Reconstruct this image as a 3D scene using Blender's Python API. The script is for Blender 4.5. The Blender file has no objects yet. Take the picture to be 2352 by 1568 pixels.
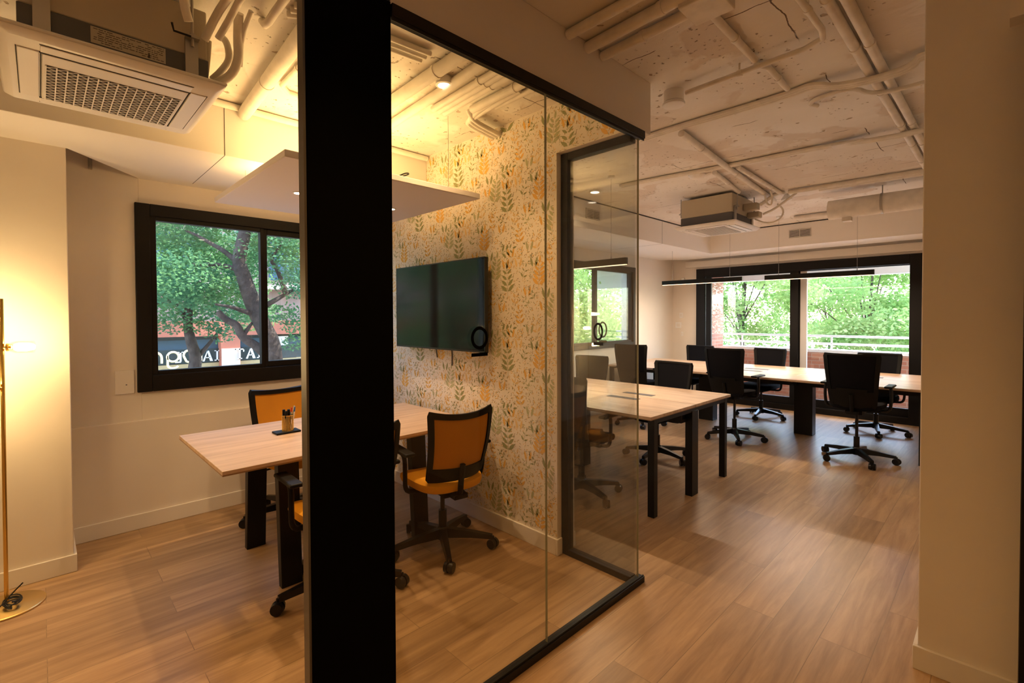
import bpy, bmesh, math, random
from mathutils import Vector, Matrix
random.seed(7)
sc = bpy.context.scene
PI = math.pi
# ------------------------------------------------------------------ camera
cam_d = bpy.data.cameras.new('camera'); cam = bpy.data.objects.new('camera', cam_d)
sc.collection.objects.link(cam); sc.camera = cam
rt = Vector((0.69989148, 0.71423925, -0.00376977)); up = Vector((-0.01053127, 0.01559681, 0.9998229)); fw = Vector((-0.71417155, 0.69972783, -0.01843792))
M = Matrix.Identity(4)
for i in range(3):
    M[i][0] = rt[i]; M[i][1] = up[i]; M[i][2] = -fw[i]
M[0][3], M[1][3], M[2][3] = 0, 0, 1.46
cam.matrix_world = M
cam_d.sensor_width = 36; cam_d.lens = 1106.86 / 2352 * 36; cam_d.shift_y = -38.3 / 2352
cam_d.clip_start = 0.02; cam_d.clip_end = 300
# ------------------------------------------------------------------ world, sun, exposure
sc.view_settings.view_transform = 'Standard'; sc.view_settings.look = 'None'
sc.view_settings.gamma = 1; sc.view_settings.use_curve_mapping = False
sc.view_settings.exposure = 0.7
W = bpy.data.worlds.new('sky'); sc.world = W; W.use_nodes = True
wn = W.node_tree; wn.nodes.clear()
wo = wn.nodes.new('ShaderNodeOutputWorld'); wb = wn.nodes.new('ShaderNodeBackground'); ws = wn.nodes.new('ShaderNodeTexSky')
ws.sky_type = 'NISHITA'; ws.sun_disc = False; ws.sun_elevation = math.radians(52); ws.sun_rotation = math.radians(11); ws.air_density = 1.0; ws.dust_density = 0.6
wb.inputs[1].default_value = 1.3
wn.links.new(ws.outputs[0], wb.inputs[0]); wn.links.new(wb.outputs[0], wo.inputs[0])
def light(name, kind, loc, energy, color, rot=None, **kw):
    d = bpy.data.lights.new(name, kind); o = bpy.data.objects.new(name, d); sc.collection.objects.link(o)
    d.energy = energy; d.color = color; o.location = loc
    if rot: o.rotation_euler = rot
    for k, v in kw.items(): setattr(d, k, v)
    return o
sun_dir = Vector((0.12, 0.62, 1.0)).normalized()
sun = light('sun', 'SUN', (0, 0, 20), 9.0, (1, 0.93, 0.82), angle=math.radians(0.8))
sun.rotation_euler = sun_dir.to_track_quat('Z', 'Y').to_euler()
WARM = (1.0, 0.60, 0.25); AMB = (1.0, 0.52, 0.15); SOFT = (1.0, 0.75, 0.52); NEUT = (1.0, 0.70, 0.42)

# ------------------------------------------------------------------ materials
MT = {}
def mat(name, col, rough=0.5, metal=0.0, spec=0.5, emit=None, estr=0, trans=0, noise=None, bump=None, coat=0):
    m = bpy.data.materials.new(name); m.use_nodes = True; MT[name] = m
    nt = m.node_tree; b = nt.nodes['Principled BSDF']
    b.inputs['Base Color'].default_value = (*col, 1); b.inputs['Roughness'].default_value = rough
    b.inputs['Metallic'].default_value = metal; b.inputs['Specular IOR Level'].default_value = spec
    if coat: b.inputs['Coat Weight'].default_value = coat
    if emit: b.inputs['Emission Color'].default_value = (*emit, 1); b.inputs['Emission Strength'].default_value = estr
    tc = None
    if noise or bump:
        tc = nt.nodes.new('ShaderNodeTexCoord')
    if noise:
        sc_, amt = noise[0], noise[1]
        n = nt.nodes.new('ShaderNodeTexNoise'); n.inputs['Scale'].default_value = sc_; n.inputs['Detail'].default_value = 5
        nt.links.new(tc.outputs['Object'], n.inputs['Vector'])
        r = nt.nodes.new('ShaderNodeValToRGB'); r.color_ramp.elements[0].position = 0.35; r.color_ramp.elements[1].position = 0.65
        r.color_ramp.elements[0].color = (*[c * (1 - amt) for c in col], 1); r.color_ramp.elements[1].color = (*[min(1, c * (1 + amt)) for c in col], 1)
        nt.links.new(n.outputs['Fac'], r.inputs[0]); nt.links.new(r.outputs[0], b.inputs['Base Color'])
    if bump:
        n2 = nt.nodes.new('ShaderNodeTexNoise'); n2.inputs['Scale'].default_value = bump[0]; n2.inputs['Detail'].default_value = 6
        nt.links.new(tc.outputs['Object'], n2.inputs['Vector'])
        bp = nt.nodes.new('ShaderNodeBump'); bp.inputs['Strength'].default_value = bump[1]; bp.inputs['Distance'].default_value = bump[2]
        nt.links.new(n2.outputs['Fac'], bp.inputs['Height']); nt.links.new(bp.outputs[0], b.inputs['Normal'])
    return m
mat('wall_paint', (0.80, 0.73, 0.64), 0.75, noise=(2.5, 0.02), bump=(60, 0.06, 0.003))
mat('trim_paint', (0.80, 0.75, 0.68), 0.6)
mat('beam_paint', (0.86, 0.82, 0.77), 0.75, bump=(30, 0.1, 0.004))
mat('header_paint', (0.78, 0.72, 0.66), 0.8)
mat('black_metal', (0.005, 0.005, 0.005), 0.42, spec=0.3)
mat('black_frame', (0.006, 0.005, 0.005), 0.5, spec=0.25)
mat('pillar_black', (0.0015, 0.0014, 0.0012), 0.8, spec=0.05)
mat('grey_edge', (0.09, 0.08, 0.07), 0.4)
mat('pipe_paint', (0.82, 0.77, 0.70), 0.65, noise=(14, 0.06), bump=(25, 0.25, 0.006))
mat('dark_gap', (0.03, 0.024, 0.02), 0.9)
mat('brass', (0.86, 0.60, 0.18), 0.24, 1.0)
mat('brass_brushed', (0.83, 0.62, 0.26), 0.33, 1.0)
mat('bulb', (1, 0.9, 0.7), 0.4, emit=(1, 0.78, 0.42), estr=70)
mat('led_warm', (1, 0.9, 0.8), 0.4, emit=(1, 0.66, 0.38), estr=2.2)
mat('led_disc', (1, 0.9, 0.8), 0.4, emit=(1, 0.84, 0.62), estr=7)
mat('white_plastic', (0.86, 0.84, 0.82), 0.4)
mat('grey_white', (0.62, 0.60, 0.60), 0.55)
mat('grille_white', (0.82, 0.80, 0.79), 0.5)
mat('foam', (0.52, 0.46, 0.36), 0.85, bump=(40, 0.2, 0.004))
mat('band_grey', (0.10, 0.10, 0.11), 0.6)
mat('galv', (0.45, 0.44, 0.42), 0.4, 0.8)
mat('label_paper', (0.50, 0.46, 0.38), 0.7)
mat('label_ink', (0.10, 0.08, 0.06), 0.8)
mat('raft', (0.80, 0.76, 0.80), 0.9, bump=(300, 0.15, 0.002))
mat('chair_black', (0.004, 0.004, 0.004), 0.55, spec=0.22)
mat('chair_fabric', (0.004, 0.004, 0.006), 0.9, spec=0.12)
mat('chair_mesh', (0.004, 0.004, 0.006), 0.8, spec=0.12)
mat('chair_gloss', (0.004, 0.004, 0.005), 0.3, spec=0.4)
mat('yellow_fabric', (0.80, 0.36, 0.010), 0.85, bump=(400, 0.3, 0.001))
mat('orange_mesh', (0.62, 0.25, 0.008), 0.8, bump=(500, 0.4, 0.001))
mat('tv_screen', (0.005, 0.006, 0.009), 0.08, spec=0.33)
mat('tv_body', (0.012, 0.012, 0.012), 0.35)
mat('decal', (0.001, 0.001, 0.001), 0.8, spec=0.05)
mat('decal_grey', (0.16, 0.17, 0.13), 0.6)
mat('ink_red', (0.7, 0.05, 0.03), 0.4); mat('ink_blue', (0.05, 0.15, 0.4), 0.4); mat('ink_white', (0.7, 0.72, 0.72), 0.4)
mat('vent_white', (0.72, 0.68, 0.62), 0.6)
mat('bark', (0.085, 0.065, 0.058), 0.9, noise=(8, 0.3), bump=(14, 0.7, 0.05))
mat('rail_white', (0.85, 0.85, 0.85), 0.5)
mat('asphalt', (0.22, 0.21, 0.20), 0.9, noise=(2, 0.2))
mat('balcony_floor', (0.42, 0.34, 0.30), 0.8)
mat('concrete', (0.85, 0.84, 0.83), 0.8)
mat('facade', (0.34, 0.24, 0.21), 0.9, noise=(1.2, 0.15))
mat('facade_pale', (0.62, 0.52, 0.46), 0.9)
mat('brick_band', (0.42, 0.14, 0.085), 0.85)
mat('shop_dark', (0.035, 0.055, 0.055), 0.15)
mat('shop_blue', (0.05, 0.10, 0.14), 0.2)
mat('shop_sill', (0.42, 0.33, 0.17), 0.6)
mat('reflection_cream', (0.85, 0.74, 0.40), 0.5)
mat('sign_white', (0.80, 0.82, 0.78), 0.5)
mat('car_white', (0.8, 0.8, 0.82), 0.25)
mat('car_glass', (0.05, 0.06, 0.08), 0.05)
mat('tyre', (0.02, 0.02, 0.02), 0.8)
mat('cable_black', (0.01, 0.01, 0.01), 0.5)
mat('tape_orange', (0.5, 0.2, 0.05), 0.8)
mat('wp_green', (0.31, 0.32, 0.15), 0.85); mat('wp_green_light', (0.46, 0.45, 0.26), 0.85)
mat('wp_orange', (0.78, 0.45, 0.10), 0.85); mat('wp_peach', (0.79, 0.55, 0.25), 0.85); mat('wp_speck', (0.36, 0.27, 0.14), 0.85)
mat('wallpaper', (0.80, 0.72, 0.62), 0.85, noise=(3, 0.03))

def glass(name, tint=(1, 1, 1), refl=1.0, rough=0.0):
    m = bpy.data.materials.new(name); m.use_nodes = True; MT[name] = m
    nt = m.node_tree; nt.nodes.clear()
    o = nt.nodes.new('ShaderNodeOutputMaterial'); t = nt.nodes.new('ShaderNodeBsdfTransparent'); g = nt.nodes.new('ShaderNodeBsdfGlossy')
    mx = nt.nodes.new('ShaderNodeMixShader'); ge = nt.nodes.new('ShaderNodeNewGeometry'); dt = nt.nodes.new('ShaderNodeVectorMath'); dt.operation = 'DOT_PRODUCT'
    t.inputs[0].default_value = (*tint, 1); g.inputs['Roughness'].default_value = rough; g.inputs[0].default_value = (1, 1, 1, 1)
    nt.links.new(ge.outputs['Incoming'], dt.inputs[0]); nt.links.new(ge.outputs['Normal'], dt.inputs[1]); v = dt.outputs['Value']
    for op, k in (('ABSOLUTE', 0), ('SUBTRACT', None), ('POWER', 5.0), ('MULTIPLY_ADD', 0.957 * refl)):   # Schlick's reflectance of a clear pane
        n = nt.nodes.new('ShaderNodeMath'); n.operation = op; n.use_clamp = op != 'POWER'
        if op == 'SUBTRACT': n.inputs[0].default_value = 1.0; nt.links.new(v, n.inputs[1])
        else: nt.links.new(v, n.inputs[0]); n.inputs[1].default_value = k
        if op == 'MULTIPLY_ADD': n.inputs[2].default_value = 0.043 * refl
        v = n.outputs[0]
    nt.links.new(v, mx.inputs[0])
    nt.links.new(t.outputs[0], mx.inputs[1]); nt.links.new(g.outputs[0], mx.inputs[2]); nt.links.new(mx.outputs[0], o.inputs[0])
    return m
glass('pane_glass', (0.96, 0.97, 0.96), 1.0)
glass('partition_glass', (0.93, 0.93, 0.91), 0.55)
glass('return_glass', (0.90, 0.91, 0.89), 1.2)
glass('bulb_glass', (1.0, 0.95, 0.85), 0.8)
mat('glass_edge', (0.30, 0.30, 0.20), 0.25)

def leafmat(name, c1, c2, tr=0.5):
    m = bpy.data.materials.new(name); m.use_nodes = True; MT[name] = m
    nt = m.node_tree; nt.nodes.clear()
    o = nt.nodes.new('ShaderNodeOutputMaterial'); d = nt.nodes.new('ShaderNodeBsdfDiffuse'); t = nt.nodes.new('ShaderNodeBsdfTranslucent')
    mx = nt.nodes.new('ShaderNodeMixShader'); mx.inputs[0].default_value = tr
    tc = nt.nodes.new('ShaderNodeTexCoord'); n = nt.nodes.new('ShaderNodeTexNoise'); n.inputs['Scale'].default_value = 1.1; n.inputs['Detail'].default_value = 4
    r = nt.nodes.new('ShaderNodeValToRGB'); r.color_ramp.elements[0].color = (*c1, 1); r.color_ramp.elements[1].color = (*c2, 1)
    r.color_ramp.elements[0].position = 0.35; r.color_ramp.elements[1].position = 0.65
    nt.links.new(tc.outputs['Object'], n.inputs['Vector']); nt.links.new(n.outputs['Fac'], r.inputs[0])
    nt.links.new(r.outputs[0], d.inputs[0]); nt.links.new(r.outputs[0], t.inputs[0])
    nt.links.new(d.outputs[0], mx.inputs[1]); nt.links.new(t.outputs[0], mx.inputs[2]); nt.links.new(mx.outputs[0], o.inputs[0])
leafmat('leaf_street', (0.10, 0.27, 0.17), (0.19, 0.36, 0.13))
leafmat('leaf_sunny', (0.24, 0.44, 0.12), (0.56, 0.68, 0.32))
leafmat('leaf_deep', (0.13, 0.34, 0.10), (0.30, 0.50, 0.20))

def wood(name, c1, c2, plank=None, rough=0.4, axis='Y', gs=1.0):
    m = bpy.data.materials.new(name); m.use_nodes = True; MT[name] = m
    nt = m.node_tree; b = nt.nodes['Principled BSDF']; L = nt.links
    tc = nt.nodes.new('ShaderNodeTexCoord')
    mp = nt.nodes.new('ShaderNodeMapping'); L.new(tc.outputs['Object'], mp.inputs[0])
    if axis == 'Y': mp.inputs['Rotation'].default_value = (0, 0, PI / 2)
    st = nt.nodes.new('ShaderNodeMapping'); st.inputs['Scale'].default_value = (1.1 * gs, 13 * gs, 1); L.new(mp.outputs[0], st.inputs[0])
    n = nt.nodes.new('ShaderNodeTexNoise'); n.inputs['Scale'].default_value = 1.6; n.inputs['Detail'].default_value = 7; n.inputs['Roughness'].default_value = 0.62; n.inputs['Distortion'].default_value = 0.5
    L.new(st.outputs[0], n.inputs['Vector'])
    r = nt.nodes.new('ShaderNodeValToRGB'); r.color_ramp.elements[0].color = (*c1, 1); r.color_ramp.elements[1].color = (*c2, 1)
    r.color_ramp.elements[0].position = 0.34; r.color_ramp.elements[1].position = 0.66
    L.new(n.outputs['Fac'], r.inputs[0]); src = r.outputs[0]
    if plank:
        bt = nt.nodes.new('ShaderNodeTexBrick'); bt.inputs['Scale'].default_value = 1.0
        bt.inputs['Brick Width'].default_value = plank[1]; bt.inputs['Row Height'].default_value = plank[0]
        bt.inputs['Mortar Size'].default_value = 0.0016; bt.inputs['Mortar Smooth'].default_value = 0.2; bt.offset = 0.37; bt.offset_frequency = 2
        bt.inputs['Color1'].default_value = (0.84, 0.83, 0.82, 1); bt.inputs['Color2'].default_value = (1.12, 1.12, 1.12, 1); bt.inputs['Mortar'].default_value = (0.66, 0.66, 0.66, 1)
        L.new(mp.outputs[0], bt.inputs['Vector'])
        # each plank samples its own stretch of grain
        ad = nt.nodes.new('ShaderNodeVectorMath'); ad.operation = 'MULTIPLY_ADD'
        ad.inputs[1].default_value = (9, 9, 9); L.new(bt.outputs['Color'], ad.inputs[0]); L.new(st.outputs[0], ad.inputs[2]); L.new(ad.outputs[0], n.inputs['Vector'])
        mx = nt.nodes.new('ShaderNodeMix'); mx.data_type = 'RGBA'; mx.blend_type = 'MULTIPLY'; mx.inputs[0].default_value = 1
        L.new(src, mx.inputs[6]); L.new(bt.outputs['Color'], mx.inputs[7]); src = mx.outputs[2]
    L.new(src, b.inputs['Base Color'])
    b.inputs['Roughness'].default_value = rough; b.inputs['Specular IOR Level'].default_value = 0.4
    bp = nt.nodes.new('ShaderNodeBump'); bp.inputs['Strength'].default_value = 0.12; bp.inputs['Distance'].default_value = 0.002
    L.new(n.outputs['Fac'], bp.inputs['Height']); L.new(bp.outputs[0], b.inputs['Normal'])
wood('floor_wood', (0.33, 0.20, 0.102), (0.51, 0.335, 0.178), plank=(0.19, 1.25), rough=0.33)
wood('desk_wood', (0.52, 0.36, 0.24), (0.74, 0.56, 0.40), rough=0.32, axis='X', gs=0.8)
wood('table_wood', (0.52, 0.36, 0.25), (0.74, 0.55, 0.41), rough=0.32, axis='Y', gs=0.8)
mat('desk_edge', (0.36, 0.22, 0.12), 0.5)

def brick(name, c1, c2, mo, scale=1.0):
    m = bpy.data.materials.new(name); m.use_nodes = True; MT[name] = m
    nt = m.node_tree; b = nt.nodes['Principled BSDF']; L = nt.links
    tc = nt.nodes.new('ShaderNodeTexCoord'); se = nt.nodes.new('ShaderNodeSeparateXYZ'); cb = nt.nodes.new('ShaderNodeCombineXYZ'); ad = nt.nodes.new('ShaderNodeMath')
    L.new(tc.outputs['Object'], se.inputs[0]); L.new(se.outputs[0], ad.inputs[0]); L.new(se.outputs[1], ad.inputs[1]); L.new(ad.outputs[0], cb.inputs[0]); L.new(se.outputs[2], cb.inputs[1])
    bt = nt.nodes.new('ShaderNodeTexBrick'); bt.inputs['Scale'].default_value = scale; bt.inputs['Brick Width'].default_value = 0.24; bt.inputs['Row Height'].default_value = 0.065
    bt.inputs['Mortar Size'].default_value = 0.007; bt.inputs['Color1'].default_value = (*c1, 1); bt.inputs['Color2'].default_value = (*c2, 1); bt.inputs['Mortar'].default_value = (*mo, 1)
    L.new(cb.outputs[0], bt.inputs['Vector']); L.new(bt.outputs['Color'], b.inputs['Base Color']); b.inputs['Roughness'].default_value = 0.85
brick('red_brick', (0.36, 0.14, 0.09), (0.46, 0.20, 0.13), (0.42, 0.28, 0.22))

def ceilmat():
    m = bpy.data.materials.new('ceiling_concrete'); m.use_nodes = True; MT['ceiling_concrete'] = m
    nt = m.node_tree; b = nt.nodes['Principled BSDF']; L = nt.links
    tc = nt.nodes.new('ShaderNodeTexCoord')
    def noise(s, d=5, dist=0.0, off=None):
        n = nt.nodes.new('ShaderNodeTexNoise'); n.inputs['Scale'].default_value = s; n.inputs['Detail'].default_value = d; n.inputs['Distortion'].default_value = dist
        if off:
            mp = nt.nodes.new('ShaderNodeMapping'); mp.inputs['Location'].default_value = off; L.new(tc.outputs['Object'], mp.inputs[0]); L.new(mp.outputs[0], n.inputs['Vector'])
        else: L.new(tc.outputs['Object'], n.inputs['Vector'])
        return n.outputs['Fac']
    def ramp(f, p0, p1, c0=(0, 0, 0), c1=(1, 1, 1)):
        r = nt.nodes.new('ShaderNodeValToRGB'); r.color_ramp.elements[0].position = p0; r.color_ramp.elements[1].position = p1
        r.color_ramp.elements[0].color = (*c0, 1); r.color_ramp.elements[1].color = (*c1, 1); L.new(f, r.inputs[0]); return r.outputs[0]
    def math_(op, a, b_, cl=False):
        n = nt.nodes.new('ShaderNodeMath'); n.operation = op; n.use_clamp = cl
        for i, v in enumerate((a, b_)):
            if isinstance(v, (int, float)): n.inputs[i].default_value = v
            else: L.new(v, n.inputs[i])
        return n.outputs[0]
    def mix(fac, a, b_, bt='MIX'):
        n = nt.nodes.new('ShaderNodeMix'); n.data_type = 'RGBA'; n.blend_type = bt
        for i, v in ((0, fac), (6, a), (7, b_)):
            if isinstance(v, tuple): n.inputs[i].default_value = (*v, 1)
            elif isinstance(v, (int, float)): n.inputs[i].default_value = v
            else: L.new(v, n.inputs[i])
        return n.outputs[2]
    # formwork joints every 0.62 m across, rough chipped patches and pits
    patch = ramp(noise(2.1, 4, 0.3), 0.53, 0.56)
    pits = ramp(noise(38, 2), 0.66, 0.70)
    zone = ramp(noise(2.3, 2, 0, (5, 3, 0)), 0.50, 0.60)
    chips = ramp(noise(16, 4, 0.2, (2, 7, 1)), 0.68, 0.71)
    se = nt.nodes.new('ShaderNodeSeparateXYZ'); L.new(tc.outputs['Object'], se.inputs[0])
    wob = noise(6, 4)
    yj = math_('ADD', se.outputs[1], math_('MULTIPLY', wob, 0.06)); xj = math_('ADD', se.outputs[0], math_('MULTIPLY', wob, 0.05))
    jy = math_('LESS_THAN', math_('ABSOLUTE', math_('SUBTRACT', math_('FRACT', math_('DIVIDE', yj, 0.62), 0), 0.5), 0), 0.0045)
    jx = math_('LESS_THAN', math_('ABSOLUTE', math_('SUBTRACT', math_('FRACT', math_('DIVIDE', xj, 1.3), 0), 0.5), 0), 0.0022)
    brk = ramp(noise(2.6, 3, 0, (9, 1, 0)), 0.50, 0.54)
    joint = math_('MULTIPLY', math_('MAXIMUM', jy, jx), brk)
    base = mix(ramp(noise(0.9, 4), 0.35, 0.65), (0.76, 0.70, 0.63), (0.88, 0.86, 0.83))
    c = mix(patch, base, (0.74, 0.67, 0.60))
    c = mix(math_('MULTIPLY', pits, zone), c, (0.33, 0.25, 0.18))
    c = mix(chips, c, (0.50, 0.40, 0.31))
    c = mix(joint, c, (0.16, 0.11, 0.08))
    L.new(c, b.inputs['Base Color']); b.inputs['Roughness'].default_value = 0.85
    h = math_('SUBTRACT', math_('MULTIPLY', noise(7, 6), 0.7), math_('MULTIPLY', patch, 0.25))
    h = math_('SUBTRACT', h, math_('MULTIPLY', joint, 1.0)); h = math_('SUBTRACT', h, math_('MULTIPLY', math_('MULTIPLY', pits, zone), 0.6)); h = math_('SUBTRACT', h, math_('MULTIPLY', chips, 0.6))
    bp = nt.nodes.new('ShaderNodeBump'); bp.inputs['Strength'].default_value = 0.9; bp.inputs['Distance'].default_value = 0.014
    L.new(h, bp.inputs['Height']); L.new(bp.outputs[0], b.inputs['Normal'])
ceilmat()

# ------------------------------------------------------------------ mesh helpers
class MB:
    def __init__(s): s.v = []; s.f = []; s.m = []
    def add(s, vs, fs, mi=0):
        o = len(s.v); s.v += [tuple(p) for p in vs]
        for f in fs: s.f.append([i + o for i in f]); s.m.append(mi)
    def box(s, x0, y0, z0, x1, y1, z1, mi=0, T=None):
        x0, x1 = sorted((x0, x1)); y0, y1 = sorted((y0, y1)); z0, z1 = sorted((z0, z1))
        vs = [(x0, y0, z0), (x1, y0, z0), (x1, y1, z0), (x0, y1, z0), (x0, y0, z1), (x1, y0, z1), (x1, y1, z1), (x0, y1, z1)]
        if T: vs = [T @ Vector(p) for p in vs]
        s.add(vs, [(0, 3, 2, 1), (4, 5, 6, 7), (0, 1, 5, 4), (1, 2, 6, 5), (2, 3, 7, 6), (3, 0, 4, 7)], mi)
    def prism(s, poly, z0, z1, mi=0):   # poly counter-clockwise in xy
        n = len(poly); s.add([(x, y, z0) for x, y in poly] + [(x, y, z1) for x, y in poly],
            [tuple(range(n))[::-1], tuple(range(n, 2 * n))] + [(i, (i + 1) % n, n + (i + 1) % n, n + i) for i in range(n)], mi)
    def hexa(s, b, t, mi=0):  # two quads (4 pts each), same winding
        s.add(list(b) + list(t), [(3, 2, 1, 0), (4, 5, 6, 7), (0, 1, 5, 4), (1, 2, 6, 5), (2, 3, 7, 6), (3, 0, 4, 7)], mi)
    def cyl(s, p0, p1, r0, r1=None, n=16, mi=0, caps=True):
        r1 = r0 if r1 is None else r1; p0 = Vector(p0); p1 = Vector(p1); d = (p1 - p0).normalized()
        a = Vector((0, 0, 1)) if abs(d.z) < 0.9 else Vector((1, 0, 0)); u = d.cross(a).normalized(); w = d.cross(u)
        vs = []
        for p, r in ((p0, r0), (p1, r1)):
            for i in range(n):
                t = 2 * PI * i / n; vs.append(p + u * (r * math.cos(t)) + w * (r * math.sin(t)))
        fs = [(i, n + i, n + (i + 1) % n, (i + 1) % n) for i in range(n)]
        if caps: fs += [tuple(range(n)), tuple(range(n, 2 * n))[::-1]]
        s.add(vs, fs, mi)
    def tube(s, pts, r, n=10, mi=0, smooth=0):
        pts = [Vector(p) for p in pts]
        for _ in range(smooth):
            q = [pts[0]]
            for a, b in zip(pts, pts[1:]): q += [a.lerp(b, 0.25), a.lerp(b, 0.75)]
            q.append(pts[-1]); pts = q
        rs = r if isinstance(r, (list, tuple)) else None
        vs = []; m = len(pts); pu = None
        for k, p in enumerate(pts):
            d = (pts[min(k + 1, m - 1)] - pts[max(k - 1, 0)]).normalized()
            if pu is None:
                a = Vector((0, 0, 1)) if abs(d.z) < 0.9 else Vector((1, 0, 0)); u = d.cross(a).normalized()
            else: u = (pu - d * pu.dot(d)).normalized()
            pu = u; w = d.cross(u); rr = (rs[0] + (rs[1] - rs[0]) * k / (m - 1)) if rs else r
            for i in range(n):
                t = 2 * PI * i / n; vs.append(p + u * (rr * math.cos(t)) + w * (rr * math.sin(t)))
        fs = []
        for k in range(m - 1):
            for i in range(n): fs.append((k * n + i, (k + 1) * n + i, (k + 1) * n + (i + 1) % n, k * n + (i + 1) % n))
        fs += [tuple(range(n)), tuple(range((m - 1) * n, m * n))[::-1]]
        s.add(vs, fs, mi)
    def lathe(s, prof, c=(0, 0, 0), n=24, mi=0):  # prof: [(r,z)]
        vs = [(c[0] + r * math.cos(2 * PI * i / n), c[1] + r * math.sin(2 * PI * i / n), c[2] + z) for r, z in prof for i in range(n)]
        fs = [(k * n + i, k * n + (i + 1) % n, (k + 1) * n + (i + 1) % n, (k + 1) * n + i) for k in range(len(prof) - 1) for i in range(n)]
        fs += [tuple(range(n))[::-1], tuple(range((len(prof) - 1) * n, len(prof) * n))]
        s.add(vs, fs, mi)
    def build(s, name, mats, parent=None, smooth=False, bevel=0, loc=None, thick=None, seg=2):
        me = bpy.data.meshes.new(name); me.from_pydata(s.v, [], s.f)
        if isinstance(mats, str): mats = [mats]
        for m in mats: me.materials.append(MT[m])
        if len(mats) > 1: me.polygons.foreach_set('material_index', s.m)
        me.update()
        if smooth:
            me.polygons.foreach_set('use_smooth', [True] * len(me.polygons)); me.set_sharp_from_angle(angle=math.radians(38))
        o = bpy.data.objects.new(name, me); sc.collection.objects.link(o)
        if parent: o.parent = parent
        if loc: o.location = loc
        if thick:
            md = o.modifiers.new('thickness', 'SOLIDIFY'); md.thickness = thick; md.offset = 0
        if bevel:
            md = o.modifiers.new('bevel', 'BEVEL'); md.width = bevel; md.segments = seg; md.limit_method = 'ANGLE'; md.angle_limit = math.radians(40)
            me.polygons.foreach_set('use_smooth', [True] * len(me.polygons)); me.set_sharp_from_angle(angle=math.radians(38))
            md.harden_normals = False
        return o
def tag(o, label=None, cat=None, group=None, kind=None):
    if label: o['label'] = label
    if cat: o['category'] = cat
    if group: o['group'] = group
    if kind: o['kind'] = kind
    return o
def thing(name, label, cat, loc=(0, 0, 0), rz=0, group=None):
    o = bpy.data.objects.new(name, None); sc.collection.objects.link(o); o.location = loc; o.rotation_euler = (0, 0, rz)
    o.empty_display_size = 0.1
    return tag(o, label, cat, group)
def box(name, mats, x0, y0, z0, x1, y1, z1, parent=None, bevel=0, **k):
    b = MB(); b.box(x0, y0, z0, x1, y1, z1); return b.build(name, mats, parent, bevel=bevel, **k)
def struct(o, label=None, cat=None): return tag(o, label, cat, kind='structure')
def kids(o): return [c for c in bpy.data.objects if c.parent == o]
def dup(root, loc=None, rz=None, label=None, group=None, lift=0, names=()):
    def cp(o, par):
        c = o.copy(); sc.collection.objects.link(c)
        if par: c.parent = par
        for ch in kids(o): cp(ch, c)
        return c
    r = cp(root, None)
    if loc is not None: r.location = loc
    if rz is not None: r.rotation_euler = (0, 0, rz)
    if label: r['label'] = label
    if group: r['group'] = group
    return r

CZ = 2.735      # ceiling
SZ = 2.42       # underside of the boxed beams
# ------------------------------------------------------------------ room shell
struct(box('floor', 'floor_wood', -4.3, -3.2, -0.12, 1.9, 8.3, 0))
struct(box('ceiling', 'ceiling_concrete', -4.5, -3.2, CZ, 1.9, 8.45, CZ + 0.15))
# left (window) wall with two openings
wl = MB()
def wall_x(mb, x0, x1, y0, y1, z0, z1, holes):
    ys = y0
    for (a, b, c, d) in holes:
        mb.box(x0, ys, z0, x1, a, z1); mb.box(x0, a, z0, x1, b, c); mb.box(x0, a, d, x1, b, z1); ys = b
    mb.box(x0, ys, z0, x1, y1, z1)
wall_x(wl, -4.42, -4.20, -0.2, 8.3, -0.1, CZ + 0.1, [(0.50, 2.03, 0.97, 2.22), (4.72, 6.86, 1.0, 2.20)])
wl.box(-4.20, 0.118, 0, -4.170, 2.22, 0.745)     # thicker dado below the window
struct(wl.build('wall_left', 'wall_paint', bevel=0.002))
struct(box('wall_near_left', 'wall_paint', -4.3, -3.1, 0, -3.735, 0.120, CZ + 0.05, bevel=0.004))
bb = MB(); bb.prism([(-3.735, -3.0), (-3.722, -3.0), (-3.722, 0.133), (-4.17, 0.133), (-4.17, 0.120), (-3.735, 0.120)], 0, 0.10)
struct(bb.build('baseboard_near_left', 'trim_paint', bevel=0.003))
struct(box('baseboard_left', 'trim_paint', -4.170, 0.133, 0, -4.156, 2.22, 0.105, bevel=0.003))
struct(box('baseboard_far_left', 'trim_paint', -4.20, 2.40, 0, -4.186, 8.1, 0.09, bevel=0.003))
struct(box('wall_rear', 'wall_paint', -3.8, -3.2, 0, 1.6, -3.0, CZ + 0.05))
struct(box('wall_right', 'wall_paint', 1.5, -3.1, 0, 1.7, 8.3, CZ + 0.05))
wf = MB(); wf.box(-4.3, 8.20, -0.1, -3.72, 8.42, CZ + 0.1); wf.box(-3.72, 8.20, 2.25, -0.75, 8.42, CZ + 0.1); wf.box(-0.75, 8.20, -0.1, 1.6, 8.42, CZ + 0.1)
wf.box(-3.95, 8.165, 2.29, 1.5, 8.20, 2.40)      # shutter box strip over the window
struct(wf.build('wall_far', 'wall_paint', bevel=0.003))
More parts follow.
